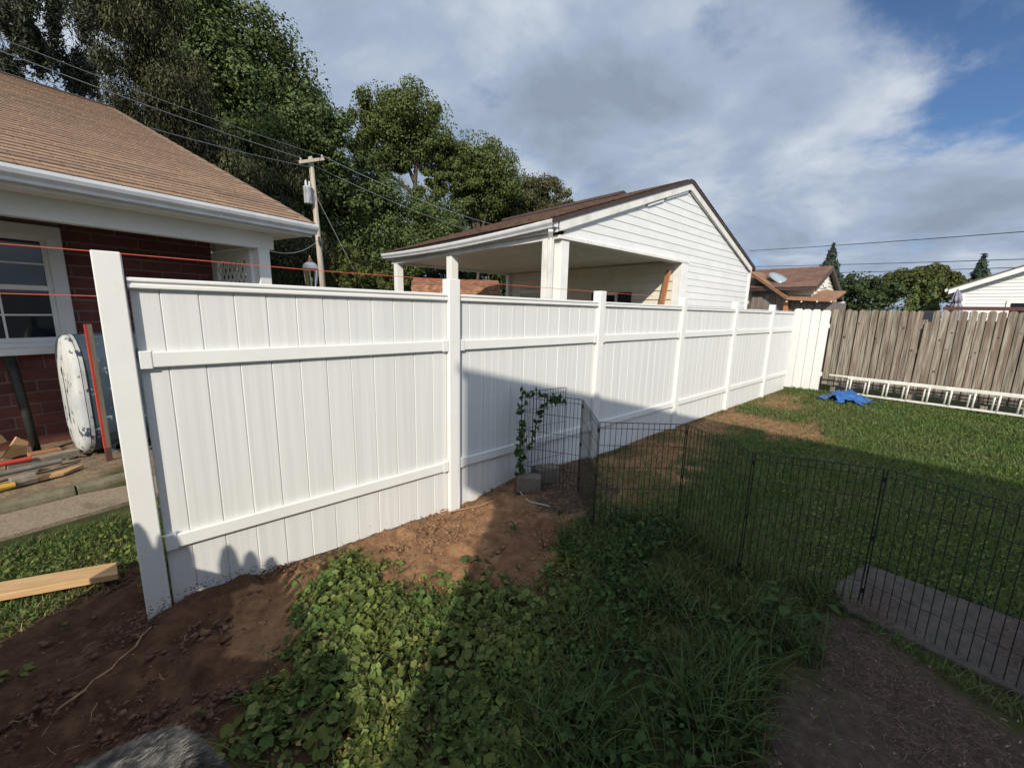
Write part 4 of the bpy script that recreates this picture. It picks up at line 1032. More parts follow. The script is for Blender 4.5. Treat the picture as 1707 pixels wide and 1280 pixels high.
for r in range(int(L2/0.12)):
    y = 2.94-random.uniform(0, 0.2)
    while y < 6.8:
        a, b = max(y, 2.93), y+0.2; y += 0.206
        X0 = 13.38+r*0.12*math.cos(ang2); Z0 = 2.49+r*0.12*math.sin(ang2); X1 = X0+0.13*math.cos(ang2); Z1 = Z0+0.13*math.sin(ang2); h_ = random.uniform(0.012, 0.022)
        sh.prism([(X0,a,Z0),(X0,b,Z0),(X1,b,Z1),(X1,a,Z1)], [(X0,a,Z0+h_),(X0,b,Z0+h_),(X1,b,Z1+0.004),(X1,a,Z1+0.004)])
so = sh.build('shingle_field', mat('chestnut_shingle', (0.17,0.095,0.065),(0.12,0.066,0.048),rough=0.95,scale=8,island=0.2), bro); so['kind'] = 'stuff'
for xa, za_, xb, zb_ in ((13.4,2.36,PKX,3.02),(PKX,3.02,17.0,2.16)):
    MB().prism([(xa,2.93,za_),(xb,2.93,zb_),(xb,2.93,zb_+0.13),(xa,2.93,za_+0.13)], [(xa,2.949,za_),(xb,2.949,zb_),(xb,2.949,zb_+0.13),(xa,2.949,za_+0.13)]).build('rake_board', DBROWN, bh)
MB().box(14.75,15.1,3.03,3.054,2.55,2.78).build('gable_vent', WPAINT, bh)
MB().box(16.9,17.1,2.9,3.1,2.1,2.2).build('gutter', GUT, bh)

whs = thing('white_house', 'white sided house with low gable at the right edge of view', 'house', (24.5, -3, 0))
PKY, PKZ = -4.4, 5.15
def wr(y): return 2.93+(0.83-y)/(0.83-PKY)*(PKZ-2.93) if y > PKY else PKZ-(PKY-y)*0.42
MB().prism([(24.06,0.55,0),(24.06,-9.4,0),(24.06,-9.4,2.9),(24.06,PKY,PKZ),(24.06,0.55,2.9)][::-1], [(32,0.55,0),(32,-9.4,0),(32,-9.4,2.9),(32,PKY,PKZ),(32,0.55,2.9)][::-1]).build('wall', SIDING, whs)
z = 1.6
while z < PKZ-0.1:
    yl = 0.54 if z < 2.75 else min(0.54, 0.83-(z+0.05-2.80)/(PKZ-2.93)*(0.83-PKY))
    if yl > -2.5:
        MB().prism([(24.03,yl,z),(24.055,yl,z),(24.055,yl,z+0.12),(24.05,yl,z+0.12)], [(24.03,-4,z),(24.055,-4,z),(24.055,-4,z+0.12),(24.05,-4,z+0.12)]).build('siding_board', SIDING, whs)
    z += 0.125
MB().prism([(23.7,0.85,2.86),(23.7,PKY,PKZ+0.06),(23.7,PKY,PKZ+0.14),(23.7,0.85,2.94)], [(32.3,0.85,2.86),(32.3,PKY,PKZ+0.06),(32.3,PKY,PKZ+0.14),(32.3,0.85,2.94)]).build('roof', mat('grey_brown_roof',(0.12,0.10,0.09),rough=0.9), whs)
MB().prism([(23.68,0.86,2.70),(23.68,PKY,PKZ-0.12),(23.68,PKY,PKZ+0.055),(23.68,0.86,2.87)], [(23.698,0.86,2.70),(23.698,PKY,PKZ-0.12),(23.698,PKY,PKZ+0.055),(23.698,0.86,2.87)]).build('rake_board', WPAINT, whs)
MB().prism([(23.70,0.86,2.70),(23.70,PKY,PKZ-0.12),(23.70,PKY,PKZ-0.10),(23.70,0.86,2.72)], [(24.05,0.86,2.70),(24.05,PKY,PKZ-0.12),(24.05,PKY,PKZ-0.10),(24.05,0.86,2.72)]).build('soffit', WPAINT, whs)
MB().box(23.75,32,0.86,0.98,2.78,2.90).build('gutter', GUT, whs, bevel=0.02)
MB().box(24.0,24.058,0.42,0.56,0,2.75).build('corner_trim', WPAINT, whs)
wf = MB()
for a, b, c, d in ((-0.78,-0.68,1.2,2.45),(-2.2,-2.1,1.2,2.45),(-2.1,-0.78,2.36,2.45),(-2.1,-0.78,1.2,1.3)): wf.box(24.0,24.05,a,b,c,d)
ww = wf.build('window', WPAINT, whs)
MB().box(24.028,24.04,-2.1,-0.78,1.3,2.36).build('pane', GLASS, ww)
um = thing('patio_umbrella', 'folded grey patio umbrella tied shut beside the white house', 'umbrella', (21, 0.55, 0))
m = MB(); m.tube([(21,0.55,0),(21,0.55,2.75)],0.02,8); m.build('pole', GREYMETAL, um)
UMB = mat('lavender_grey_canvas', (0.30,0.29,0.36),(0.16,0.155,0.20), rough=0.9, scale=3, stretch=(14,14,0.3), sharp=(0.4,0.6))
m = MB(); n = 16
prof = [(0.02,2.74),(0.09,2.6),(0.15,2.38),(0.085,2.30),(0.15,2.2),(0.17,1.95),(0.13,1.7)]
i0 = 0
for k, (r_, z_) in enumerate(prof):
    for j in range(n):
        a = 2*math.pi*j/n; q = r_*(1.0 if j % 2 else 0.68); m.v.append((21+q*math.cos(a), 0.55+q*math.sin(a)-(2.74-z_)*0.10, z_))
for k in range(len(prof)-1):
    for j in range(n): m.f.append([k*n+j, k*n+(j+1)%n, (k+1)*n+(j+1)%n, (k+1)*n+j])
m.build('canopy', UMB, um)
m = MB().tube([(21+0.1*math.cos(j/12*2*math.pi),0.51+0.1*math.sin(j/12*2*math.pi),2.30) for j in range(13)],0.012,6); m.build('tie_strap', WIRE, um)
REDW = mat('red_brown_stained_deck', (0.11,0.035,0.026),(0.075,0.026,0.02), rough=0.6, scale=4)
dk = thing('deck_railing', 'red brown stained deck rail behind the wooden fence at right', 'railing', (17, 0, 0))
MB().box(16.95,17.10,-4.0,0.66,1.97,2.06).build('top_rail', REDW, dk)
for yy in (0.55,-1.2,-3.0): MB().box(16.98,17.07,yy-0.09,yy,0,1.969).build('post', REDW, dk)
MB().box(17.0,17.05,-4,0.45,1.2,1.3).build('lower_rail', REDW, dk)
MB().box(16.4,17.0,0.72,1.02,0,1.93).build('utility_cabinet', mat('dark_cabinet',(0.02,0.022,0.03),rough=0.5), None, bevel=0.03, label='dark low box behind the gap in the wooden fence', cat='box')

# ------------------------------------------------------------------ utility pole, wires, lantern
up = thing('utility_pole', 'pale wooden utility pole with crossarm and grey transformer', 'utility pole', (6.14,20.08,0))
MB().tube([(6.17,20.06,0),(5.92,20.15,8.0)],[0.145,0.10],12).build('pole', POLEW, up, smooth=True)
MB().beam((5.40,20.06,7.66),(6.38,19.84,7.98),0.10,0.12).build('crossarm', POLEW, up)
m = MB(); m.lathe((5.70,20.05,6.05),[(0.0,0),(0.17,0),(0.18,0.03),(0.18,0.62),(0.19,0.64),(0.19,0.68),(0.15,0.72),(0.0,0.74)],16)
tr_ = m.build('transformer', GREYMETAL, up, smooth=True)
for dx in (-0.07, 0.07): MB().lathe((5.70+dx,20.05,6.79),[(0.035,0),(0.055,0.04),(0.03,0.07),(0.055,0.11),(0.03,0.15),(0.02,0.22)],8).build('bushing', WPAINT, tr_)
MB().beam((5.86,20.12,6.5),(5.75,20.07,6.5),0.05,0.4).build('bracket', GREYMETAL, up)
for t in (0.08, 0.5, 0.92): 
    p = Vector((5.40,20.06,7.72)).lerp(Vector((6.38,19.84,8.04)), t); MB().lathe(p,[(0.03,0),(0.05,0.05),(0.035,0.1),(0.0,0.13)],8).build('insulator', GREYMETAL, up)
for dx, zz in ((-0.05,4.7),(0.06,4.5)): MB().tube([(6.05+dx,19.93,zz),(6.05+dx,19.9,zz-0.35)],0.05,8).build('cable_clamp', CABLE, up)
def wire(label, pts, r, sag=0.0, group=None):
    A, B = Vector(pts[0]), Vector(pts[1]); P = []
    for k in range(21):
        t = k/20; p = A.lerp(B, t); p.z -= sag*4*t*(1-t); P.append(p)
    MB().tube(P, r, 5).build('power_line', CABLE if pts[0][0] > 30 else CABLEG, None, label=label, cat='power line', group=group)
wire('upper power line running from crossarm left behind the tan roof', [(5.45,20.03,7.86),(-3.2,14.2,6.95)], 0.016, 0.10)
wire('second power line just below, from crossarm left towards the roof ridge', [(6.3,19.86,8.1),(-3.0,14.0,7.10)], 0.010, 0.12)
wire('lowest power line from the pole left to the roof slope', [(5.9,20.1,7.6),(-1.5,14.5,6.15)], 0.012, 0.12)
wire('upper power line running right from the pole past the trees', [(6.3,19.86,8.1),(22.6,23.5,7.6)], 0.014, 0.5)
wire('lower power line running right from the pole past the trees', [(5.5,20.0,7.78),(22.6,23.5,6.6)], 0.012, 0.5)
wire('slack service cable below the transformer to the house eave', [(6.0,19.95,4.6),(2.6,13.5,3.2)], 0.012, 0.3)
wire('guy wire slanting down right of the pole', [(6.02,20.0,6.4),(8.6,20.3,1.5)], 0.010)
wire('topmost of the three power lines in the sky at right', [(37.8,13.2,6.97),(24.6,-14.0,5.05)], 0.022, 0.15)
wire('middle of the three power lines in the sky at right', [(37.8,13.06,5.68),(24.6,-14.0,3.75)], 0.020, 0.1)
wire('lowest of the three power lines in the sky at right', [(37.8,13.0,5.04),(24.6,-14.0,3.62)], 0.020, 0.1)
ln = thing('post_lantern', 'gas style post lantern with white dome and amber finial', 'lantern', (2.42,8.67,0))
LC = (2.42,8.67)
MB().lathe((*LC,0),[(0.04,0),(0.04,1.85),(0.07,1.87),(0.075,1.95),(0.0,1.95)],12).build('lamp_post', mat('black_iron',(0.02,0.02,0.02),rough=0.5), ln, smooth=True)
MB().lathe((*LC,1.95),[(0.085,0),(0.10,0.12),(0.118,0.30),(0.12,0.41)],20).build('glass_globe', clear_glass(), ln, smooth=True)
BRASS = mat('aged_brass', (0.36,0.19,0.06),(0.26,0.13,0.045), rough=0.35, scale=8, metallic=0.7)
MB().lathe((*LC,2.36),[(0.135,0),(0.142,0.012),(0.135,0.024)],20).build('brass_rim', BRASS, ln)
for k in range(4):
    a = k*math.pi/2+0.5; MB().tube([(LC[0]+0.125*math.cos(a),LC[1]+0.125*math.sin(a),1.94),(LC[0]+0.128*math.cos(a),LC[1]+0.128*math.sin(a),2.37)],0.006,6).build('brass_rod', BRASS, ln)
MB().lathe((*LC,2.384),[(0.134,0),(0.132,0.04),(0.115,0.08),(0.08,0.11),(0.045,0.125)],20).build('dome', mat('white_enamel',(0.80,0.79,0.76),rough=0.2,spec=0.6), ln, smooth=True)
MB().lathe((*LC,2.505),[(0.065,0),(0.06,0.02),(0.035,0.05),(0.03,0.07),(0.012,0.085),(0.012,0.11),(0.0,0.13)],14).build('finial', BRASS, ln, smooth=True)
MB().lathe((*LC,1.97),[(0.012,0),(0.012,0.16),(0.022,0.18),(0.018,0.24),(0.0,0.26)],8).build('burner', WPAINT, ln)

# strings
def string(label, pts):
    MB().tube([Vector(p) for p in pts], 0.0021, 5).build('string_line', STRINGM, None, label=label, cat='string', group='orange mason lines on the fence posts')
string('orange mason line stretched along the tops of the fence posts', [(-1.5,FD+PW+0.004,1.915),(-0.17,FD+PW+0.004,1.912),(0.8,FD+PW+0.003,1.902),(1.80,FD+PW+0.004,1.906),(3.7,FD+PW+0.004,1.904),(4.95,FD+PW+0.004,1.905)])
string('orange mason line tied lower round the first fence post', [(-1.6,FD-0.02,1.700),(-0.1795,FD+0.01,1.702),(-0.1797,FD+PW,1.702)])

# ------------------------------------------------------------------ things by the neighbour's wall
tank = thing('oil_tank', 'old blue grey oil tank with scuffed white end against the brick wall', 'tank', HF(1.6, 5.95, 0.1))
TB = mat('scuffed_blue_grey_tank', (0.055,0.085,0.115),(0.030,0.050,0.075), rough=0.6, scale=3, c3=(0.35,0.38,0.40), c3scale=14, c3at=(0.62,0.65))
TWm = mat('chalky_white_tank_end', (0.56,0.56,0.53),(0.36,0.39,0.41), rough=0.7, scale=4, c3=(0.03,0.045,0.08), c3scale=11, c3at=(0.57,0.60), stretch=(1,1,0.6))
def obround(n_c, z_c, hw, hh, k=10, sc=1.0):
    o = []
    for i in range(k+1):
        a = math.pi*i/k; o.append((n_c+hw*sc*math.cos(a), z_c+(hh-hw)+hw*sc*math.sin(a)*1.0))
    for i in range(k+1):
        a = math.pi+math.pi*i/k; o.append((n_c+hw*sc*math.cos(a), z_c-(hh-hw)+hw*sc*math.sin(a)))
    return o
nc, zcn, hw, hh = 5.93, 0.735, 0.335, 0.61
m = MB(); o = obround(nc, zcn, hw, hh); m.prism([HF(0.98,a,z) for a, z in o], [HF(2.45,a,z) for a, z in o]); m.build('body', TB, tank, bevel=0.01)
m = MB(); prev = None
for k, (du, sc) in enumerate(((0.0,1.0),(-0.03,0.98),(-0.055,0.86),(-0.065,0.5),(-0.068,0.05))):
    o = obround(nc, zcn, hw*1.005*sc if k else hw*1.01, (hh-hw)+hw*sc*1.01)
    m.v += [HF(0.979+du,a,z) for a, z in o]
no = len(o)
for k in range(4):
    for j in range(no): m.f.append([k*no+j, k*no+(j+1)%no, (k+1)*no+(j+1)%no, (k+1)*no+j])
m.build('end_cap', TWm, tank, smooth=True)
m = MB(); oo = obround(nc, zcn, hw+0.008, hh+0.008); oi_ = obround(nc, zcn, hw, hh)
m.prism([HF(0.985,a,z) for a, z in oo], [HF(1.01,a,z) for a, z in oo]); m.build('seam_rim', TWm, tank)
for uu in (1.15, 2.25):
    for nn_ in (5.75, 6.1): MB().tube([HF(uu,nn_,0.08),HF(uu,nn_,0.25)],0.025,8).build('leg', TB, tank)
RUST = mat('rusty_brown_iron', (0.12,0.055,0.04),(0.075,0.035,0.028), rough=0.85, scale=12)
REDP = mat('red_spray_painted_edge', (0.50,0.055,0.03),(0.40,0.04,0.025), rough=0.6, scale=10, stretch=(1,1,0.3), c3=(0.30,0.26,0.20), c3scale=8, c3at=(0.66,0.72))
st = thing('marking_stake', 'upright wooden stake with red painted edge in front of the tank', 'stake', (-0.46,5.55,0.1))
sa2 = R(20)
m = MB().box(-0.024,-0.007,-0.012,0.012,0.14,1.36); o = m.build('painted_edge', REDP, st); o.matrix_basis = T(-0.455,5.55,0.1,sa2)
m = MB().box(-0.0065,0.026,-0.012,0.012,0.14,1.36); o = m.build('shaft', mat('stake_grey_wood',(0.22,0.185,0.13),(0.15,0.125,0.085),rough=0.85,scale=6,stretch=(6,6,0.5)), st); o.matrix_basis = T(-0.455,5.55,0.1,sa2)
m = MB().box(-0.022,0.024,-0.011,0.011,-0.1,0.139); o = m.build('iron_foot', RUST, st); o.matrix_basis = T(-0.455,5.55,0.1,sa2)
for o in st.children: o.matrix_parent_inverse = wm(st).inverted()
MB().tube([HF(0.70,6.35,0.1),HF(0.675,6.55,0.9),HF(0.665,6.62,1.08)],[0.032,0.040,0.046],10).build('digging_bar', mat('black_rubber_handle',(0.018,0.018,0.016),(0.03,0.03,0.024),rough=0.6,scale=8), None, smooth=True, label='thick black handle leaning on the brick wall under the window', cat='tool handle')
def log(name, p, q, r, mt, label, cat, n=10, bev=0): return MB().tube([p, Vector(p).lerp(Vector(q),0.5), q], r, n).build(name, mt, None, label=label, cat=cat)
GREYW = mat('grey_weathered_scrap', (0.26,0.22,0.17),(0.17,0.14,0.105), rough=0.9, scale=8, stretch=(2,2,2))
DULLPIPE = mat('dull_galvanised_pipe', (0.22,0.20,0.18),(0.15,0.135,0.12), rough=0.6, scale=9)
log('metal_pipe', (-1.75,5.12,0.185), (-0.78,5.58,0.17), 0.024, DULLPIPE, 'dull grey metal pipe lying over the scrap pile', 'pipe')
log('red_pole', (-1.9,5.40,0.21), (-0.98,5.72,0.20), 0.022, REDP, 'faded red handled pole lying behind the grey pipe', 'pole')
log('yellow_handle', (-1.7,4.98,0.14), (-1.0,5.16,0.14), 0.024, mat('yellow_fibreglass',(0.55,0.33,0.03),(0.45,0.26,0.03),rough=0.4,scale=9), 'yellow tool handle lying below the grey pipe', 'tool handle')
log('fence_post_end', (-1.03,5.20,0.145), (-0.90,5.25,0.145), 0.055, GREYW, 'short round log end with pale cut face near the kerb', 'log')
BRK2 = mat('orange_common_brick', (0.36,0.16,0.07),(0.25,0.11,0.05), rough=0.9, scale=12, bump=0.003)
o = MB().box(-0.11,0.11,-0.05,0.05,0,0.075).build('loose_brick', BRK2, None, bevel=0.006, label='loose tan brick lying on the dirt near the wall', cat='brick'); o.matrix_basis = T(-0.93,5.97,0.12,R(18))
o = MB().box(-0.24,0.24,-0.055,0.055,0,0.07).build('scrap_board', GREYW, None, bevel=0.006, label='flat rough grey board behind the metal pipe', cat='board'); o.matrix_basis = T(-0.92,5.80,0.12,R(22))
o = MB().prism([(0,0,0),(0.17,0,0.01),(0.20,0,0.13),(0.13,0,0.20)],[(0,0.03,0),(0.17,0.03,0.01),(0.20,0.03,0.13),(0.13,0.03,0.20)]).build('wood_offcut', WOODNEW, None, label='amber triangular wood offcut propped beside the black handle', cat='wood scrap'); o.matrix_basis = T(-1.24,6.12,0.12,R(28))
o = MB().box(-0.35,0.12,-0.04,0.04,0,0.08).build('wood_offcut', WOODNEW, None, bevel=0.004, label='thick amber timber offcut at the left edge of the scrap pile', cat='wood scrap'); o.matrix_basis = T(-1.44,6.12,0.16,R(150)) @ Matrix.Rotation(0.5,4,'Y')
o = MB().prism([(0,0,0),(0.20,0.03,0),(0.34,0.16,0),(0.16,0.12,0)],[(0,0,0.02),(0.20,0.03,0.02),(0.34,0.16,0.03),(0.16,0.12,0.025)]).build('wood_splinter', WOODNEW, None, label='flat pale wood splinter on the dirt beside the grey pipe', cat='wood scrap'); o.matrix_basis = T(-0.93,5.22,0.11,R(10))
for k in range(26):      # rubble
    u_ = random.uniform(0.3, 1.5); n_ = random.uniform(5.55, 6.4); p = HF(u_, n_, 0.10); s = random.uniform(0.03, 0.08)
    v = [Vector((random.uniform(-1,1),random.uniform(-1,1),random.uniform(-0.5,0.6)))*s for _ in range(9)]
    if k == 0: rub = MB()
    import bmesh
    bmx = bmesh.new(); [bmx.verts.new(q) for q in v]; bmesh.ops.convex_hull(bmx, input=bmx.verts)
    vi = {vv: i for i, vv in enumerate(bmx.verts)}; base_i = len(rub.v)
    rub.v += [tuple(Vector(p)+vv.co) for vv in bmx.verts]; rub.f += [[base_i+vi[q] for q in f.verts] for f in bmx.faces]; bmx.free()
rub.build('rubble', BLOCKM, None, kind='stuff', label='broken masonry and dirt lumps scattered by the wall', cat='rubble')
o = MB().prism([(0,0,0),(-1.9,0,0),(-1.9,0.145,0),(-0.06,0.145,0)],[(0,0,0.04),(-1.9,0,0.04),(-1.9,0.145,0.04),(-0.06,0.145,0.04)]).build('lumber_plank', WOODNEW, None, bevel=0.004, label='fresh pine plank lying on the grass left of the first post', cat='plank'); o.matrix_basis = T(-0.30,3.14,0.055,R(-18))

# ------------------------------------------------------------------ what stands behind the viewer and throws the shade
bk = thing('rear_house', 'pale sided house behind the viewer that shades the lawn', 'house', (-0.3, -3, 0))
YH = -1.2
m = MB()
m.prism([(-2.41,YH,0),(1.81,YH,0),(1.81,YH,3.70),(-2.41,YH,4.78)], [(-2.41,-9.5,0),(1.81,-9.5,0),(1.81,-9.5,3.70),(-2.41,-9.5,4.78)])
m.build('wall', mat('tan_house_siding', (0.30,0.28,0.25),(0.26,0.24,0.21),rough=0.8,scale=2), bk)
z = 0.15
while z < 3.6:
    MB().prism([(-2.41,YH-0.001,z),(-2.41,YH+0.018,z),(-2.41,YH+0.003,z+0.145)], [(1.81,YH-0.001,z),(1.81,YH+0.018,z),(1.81,YH+0.003,z+0.145)]).build('siding_board', MATS['tan_house_siding'], bk); z += 0.15
MB().prism([(-2.91,YH-0.02,3.90),(-2.41,YH-0.02,3.90),(-2.41,YH-0.02,4.75),(-2.91,YH-0.02,4.9)], [(-2.91,-9.5,3.90),(-2.412,-9.5,3.90),(-2.412,-9.5,4.75),(-2.91,-9.5,4.9)]).build('boxed_eave', MATS['tan_house_siding'], bk)
MB().prism([(-2.93,YH+0.0,4.88),(1.86,YH+0.0,3.66),(1.86,YH,3.73),(-2.93,YH,4.95)], [(-2.93,-9.6,4.88),(1.86,-9.6,3.66),(1.86,-9.6,3.73),(-2.93,-9.6,4.95)]).build('roof', DBROWN, bk)
pf = thing('picket_fence', 'low pointed picket fence left of the viewer, just out of frame', 'fence', (-1.21, 1.3, 0))
o_ = [(0,0),(0.078,0),(0.078,1.20),(0.060,1.30),(0.039,1.34),(0.018,1.30),(0,1.20)]
pk = MB().prism([(0,y,z) for y, z in o_],[(0.018,y,z) for y, z in o_]).mesh('picket', WPICK)
y = 2.53-0.078; k = 0
while y > 0.18:
    inst('picket', pk, T(-1.21, y, {9: -0.26, 1: -0.03}.get(k, 0.02)), pf)
    y -= 0.089; k += 1
for zz in (0.25, 1.02): MB().box(-1.19,-1.15,0.15,2.53,zz,zz+0.09).build('rail', WPICK, pf)
for yy in (0.18, 2.44): MB().box(-1.149,-1.06,yy,yy+0.09,0,1.25).build('post', WPICK, pf)

# ------------------------------------------------------------------ ground cover
def scatter(n, box, keep):
    x0, x1, y0, y1 = box; X = RNG.uniform(x0, x1, n); Y = RNG.uniform(y0, y1, n); k = keep(X, Y); return X[k], Y[k]
def blades_mesh(name, X, Y, h, w, lean, m, z=None, segs=2):
    n = len(X); Z = gz(X, Y) if z is None else z
    a = RNG.random(n)*2*math.pi; dx, dy = np.cos(a), np.sin(a)
    b = a+math.pi/2+RNG.normal(size=n)*0.4; bx_, by_ = np.cos(b), np.sin(b)
    rows = []
    for t in ([0, 0.55] if segs == 2 else [0, 0.35, 0.72]):
        wid = w*(1-0.35*t) if t < 0.7 else w*0.55
        off = lean*h*t**1.8; zz = Z-0.006+h*(t-0.35*lean*t**2)
        for s in (-1, 1): rows.append(np.stack([X+dx*off+s*bx_*wid/2, Y+dy*off+s*by_*wid/2, zz], 1))
    rows.append(np.stack([X+dx*lean*h, Y+dy*lean*h, Z+h*(1-0.45*lean)-0.0], 1))
    k = len(rows); V = np.stack(rows, 1).reshape(-1, 3); b0 = (np.arange(n)*k)[:, None]
    polys = []
    qs = [np.array([0,1,3,2])] if segs == 2 else [np.array([0,1,3,2]), np.array([2,3,5,4])]
    polys.append(np.concatenate([b0+q for q in qs])); polys.append(b0+np.array([k-3, k-2, k-1]))
    return fast_mesh(name, V, polys, m)
def disc_mesh(name, X, Y, Z, r, m, tilt=0.45, n=8, cup=0.18, notch=0.45):
    k = len(X); nr = unit(np.stack([RNG.normal(size=k)*tilt, RNG.normal(size=k)*tilt, np.ones(k)], 1))
    t = unit(np.cross(nr, unit(RNG.normal(size=(k, 3))))); b = np.cross(nr, t); C = np.stack([X, Y, Z], 1)
    rows = [C-nr*(r*cup)[:, None]]
    for j in range(n):
        a = 2*math.pi*j/n; q = 1.0 if j else notch
        q = q*(1.0+0.05*((j % 2)*2-1))
        rows.append(C+(t*math.cos(a)+b*math.sin(a))*(r*q)[:, None]+nr*(r*cup*0.4*math.cos(3*a))[:, None])
    V = np.stack(rows, 1).reshape(-1, 3); b0 = (np.arange(k)*(n+1))[:, None]
    F = np.concatenate([b0+np.array([0, 1+j, 1+(j+1) % n]) for j in range(n)])
    return fast_mesh(name, V, [F], m)
def stuff(name, me, label, cat):
    return link(bpy.data.objects.new(name, me), kind='stuff', label=label, cat=cat)
HOUSE_KEEP = lambda X, Y: ~((X > -2.5) & (X < 1.9) & (Y < -1.15))
SLABP = P_((2.80,0.29),(3.05,0.35),(3.52,0.26),(3.54,-6.0),(2.76,-6.0),(2.76,-0.4))
def lawn_keep(X, Y):
    d = np.hypot(X, Y); pr = np.clip(3.0/np.maximum(d, 2.4), 0.16, 1.0)**1.15
    k = (RNG.random(len(X)) < pr) & (Y < 2.70) & (X < 11.5) & (RNG.random(len(X)) > 1.02*soft(X, Y, SLABP, 0.07)) & ~inpoly(X, Y, TALL) & ~inpoly(X, Y, IVY) & HOUSE_KEEP(X, Y)
    c = np.maximum(np.maximum(inpoly(X, Y, DIRT_A), inpoly(X, Y, DIRT_B)), inpoly(X, Y, MULCH))
    sp = soft(X, Y, DIRT_C, 0.3)*(0.80) + soft(X, Y, DIRT_D, 0.35)*(0.45+0.52*(vnoise(X,Y,0.45,6) > 0.42))
    k &= (RNG.random(len(X)) > np.clip(c*0.985+sp, 0, 0.985))
    k &= ~((X < 2.6) & (Y < 0.9))
    return k & (RNG.random(len(X)) < 0.45+0.55*vnoise(X, Y, 0.5, 9))
X, Y = scatter(500000, (2.2, 11.5, -4.5, 2.7), lawn_keep); d = np.hypot(X, Y)
stuff('lawn_grass', blades_mesh('lawn_grass', X, Y, RNG.uniform(0.035, 0.085, len(X))*(0.8+0.5*vnoise(X, Y, 0.4, 8)), 0.003+0.0008*d, RNG.uniform(0.3, 1.0, len(X)), LF_GRASS), 'short green lawn grass beyond the wire pen', 'grass')
def clover_keep(X, Y): return lawn_keep(X, Y) & (vnoise(X, Y, 0.6, 14) > 0.42)
X, Y = scatter(95000, (2.2, 11.5, -3.5, 2.7), clover_keep); d = np.hypot(X, Y)
stuff('clover_leaves', disc_mesh('clover_leaves', X, Y, gz(X, Y)+RNG.uniform(0.015, 0.06, len(X)), RNG.uniform(0.006, 0.011, len(X))*(0.85+0.05*d), LF_IVY, 0.7, 6), 'small round clover leaves mixed into the lawn', 'clover')
X, Y = scatter(34000, (0.3, 3.3, -0.1, 2.1), lambda X, Y: (RNG.random(len(X)) < soft(X, Y, TALL, 0.22, 5)) & (RNG.random(len(X)) < 0.12+1.1*ss(0.25, 0.7, vnoise(X, Y, 0.20, 61))))
stuff('dead_long_grass', blades_mesh('dead_long_grass', X[::14], Y[::14], RNG.uniform(0.05, 0.2, len(X[::14])), 0.004, RNG.uniform(0.7, 1.0, len(X[::14])), LF_DRY2, segs=3), 'dead yellow blades among the long grass', 'dry grass')
stuff('long_grass', blades_mesh('long_grass', X, Y, RNG.uniform(0.04, 0.24, len(X))*(0.45+0.95*vnoise(X, Y, 0.28, 62)), RNG.uniform(0.004, 0.011, len(X)), RNG.uniform(0.35, 1.0, len(X)), LF_TALL, segs=3), 'long uncut grass in front of the wire pen', 'grass')
X, Y = scatter(2600, (0.0, 3.0, 0.6, 2.6), lambda X, Y: inpoly(X, Y, IVY))
stuff('grass_in_ivy', blades_mesh('grass_in_ivy', X, Y, RNG.uniform(0.06, 0.18, len(X)), RNG.uniform(0.004, 0.008, len(X)), RNG.uniform(0.4, 1.0, len(X)), LF_TALL, segs=3), 'scattered grass blades growing through the ground ivy', 'grass')
X, Y = scatter(50000, (-0.2, 3.0, 0.4, 2.75), lambda X, Y: (RNG.random(len(X)) < soft(X, Y, IVY, 0.16)**1.5) & (RNG.random(len(X)) < 0.30+1.0*ss(0.15, 0.5, vnoise(X, Y, 0.15, 19))))
hz = RNG.random(len(X))**0.8*0.055*(0.3+1.0*vnoise(X, Y, 0.22, 12))*(0.25+0.75*ss(0.35, 1.0, soft(X, Y, IVY, 0.16)))
stuff('ground_ivy', disc_mesh('ground_ivy', X, Y, gz(X, Y)+0.008+hz, 0.006+0.021*RNG.random(len(X))**1.7, LF_IVY, 0.6, 10, 0.2, 0.62), 'round leaved ground ivy covering the foreground', 'ground cover')
X, Y = scatter(7000, (0.4, 3.2, 0.0, 2.0), lambda X, Y: inpoly(X, Y, TALL) & (vnoise(X, Y, 0.3, 33) > 0.5))
stuff('broad_weed_leaves', disc_mesh('broad_weed_leaves', X, Y, gz(X, Y)+RNG.uniform(0.02, 0.13, len(X)), RNG.uniform(0.010, 0.022, len(X)), LF_VINE, 0.6, 8), 'broad weed leaves among the long grass', 'weeds')
X, Y = scatter(4200, (-0.1, 3.0, 0.5, 2.7), lambda X, Y: (RNG.random(len(X)) < soft(X, Y, IVY, 0.16)) & (vnoise(X, Y, 0.35, 71) > 0.5))
stuff('lance_leaf_weeds', blades_mesh('lance_leaf_weeds', X, Y, RNG.uniform(0.03, 0.10, len(X)), RNG.uniform(0.008, 0.018, len(X)), RNG.uniform(0.5, 1.0, len(X)), LF_GRASS, segs=3), 'lance leaved weeds mixed into the ground ivy', 'weeds')
X, Y = scatter(900, (-0.1, 2.6, 0.8, 2.7), lambda X, Y: inpoly(X, Y, IVY))
stuff('dead_leaf_bits', disc_mesh('dead_leaf_bits', X, Y, gz(X, Y)+RNG.uniform(0.01, 0.05, len(X)), RNG.uniform(0.006, 0.014, len(X)), LF_DRY2, 0.8, 6), 'yellow and brown dead leaves lying in the ivy', 'dead leaves')
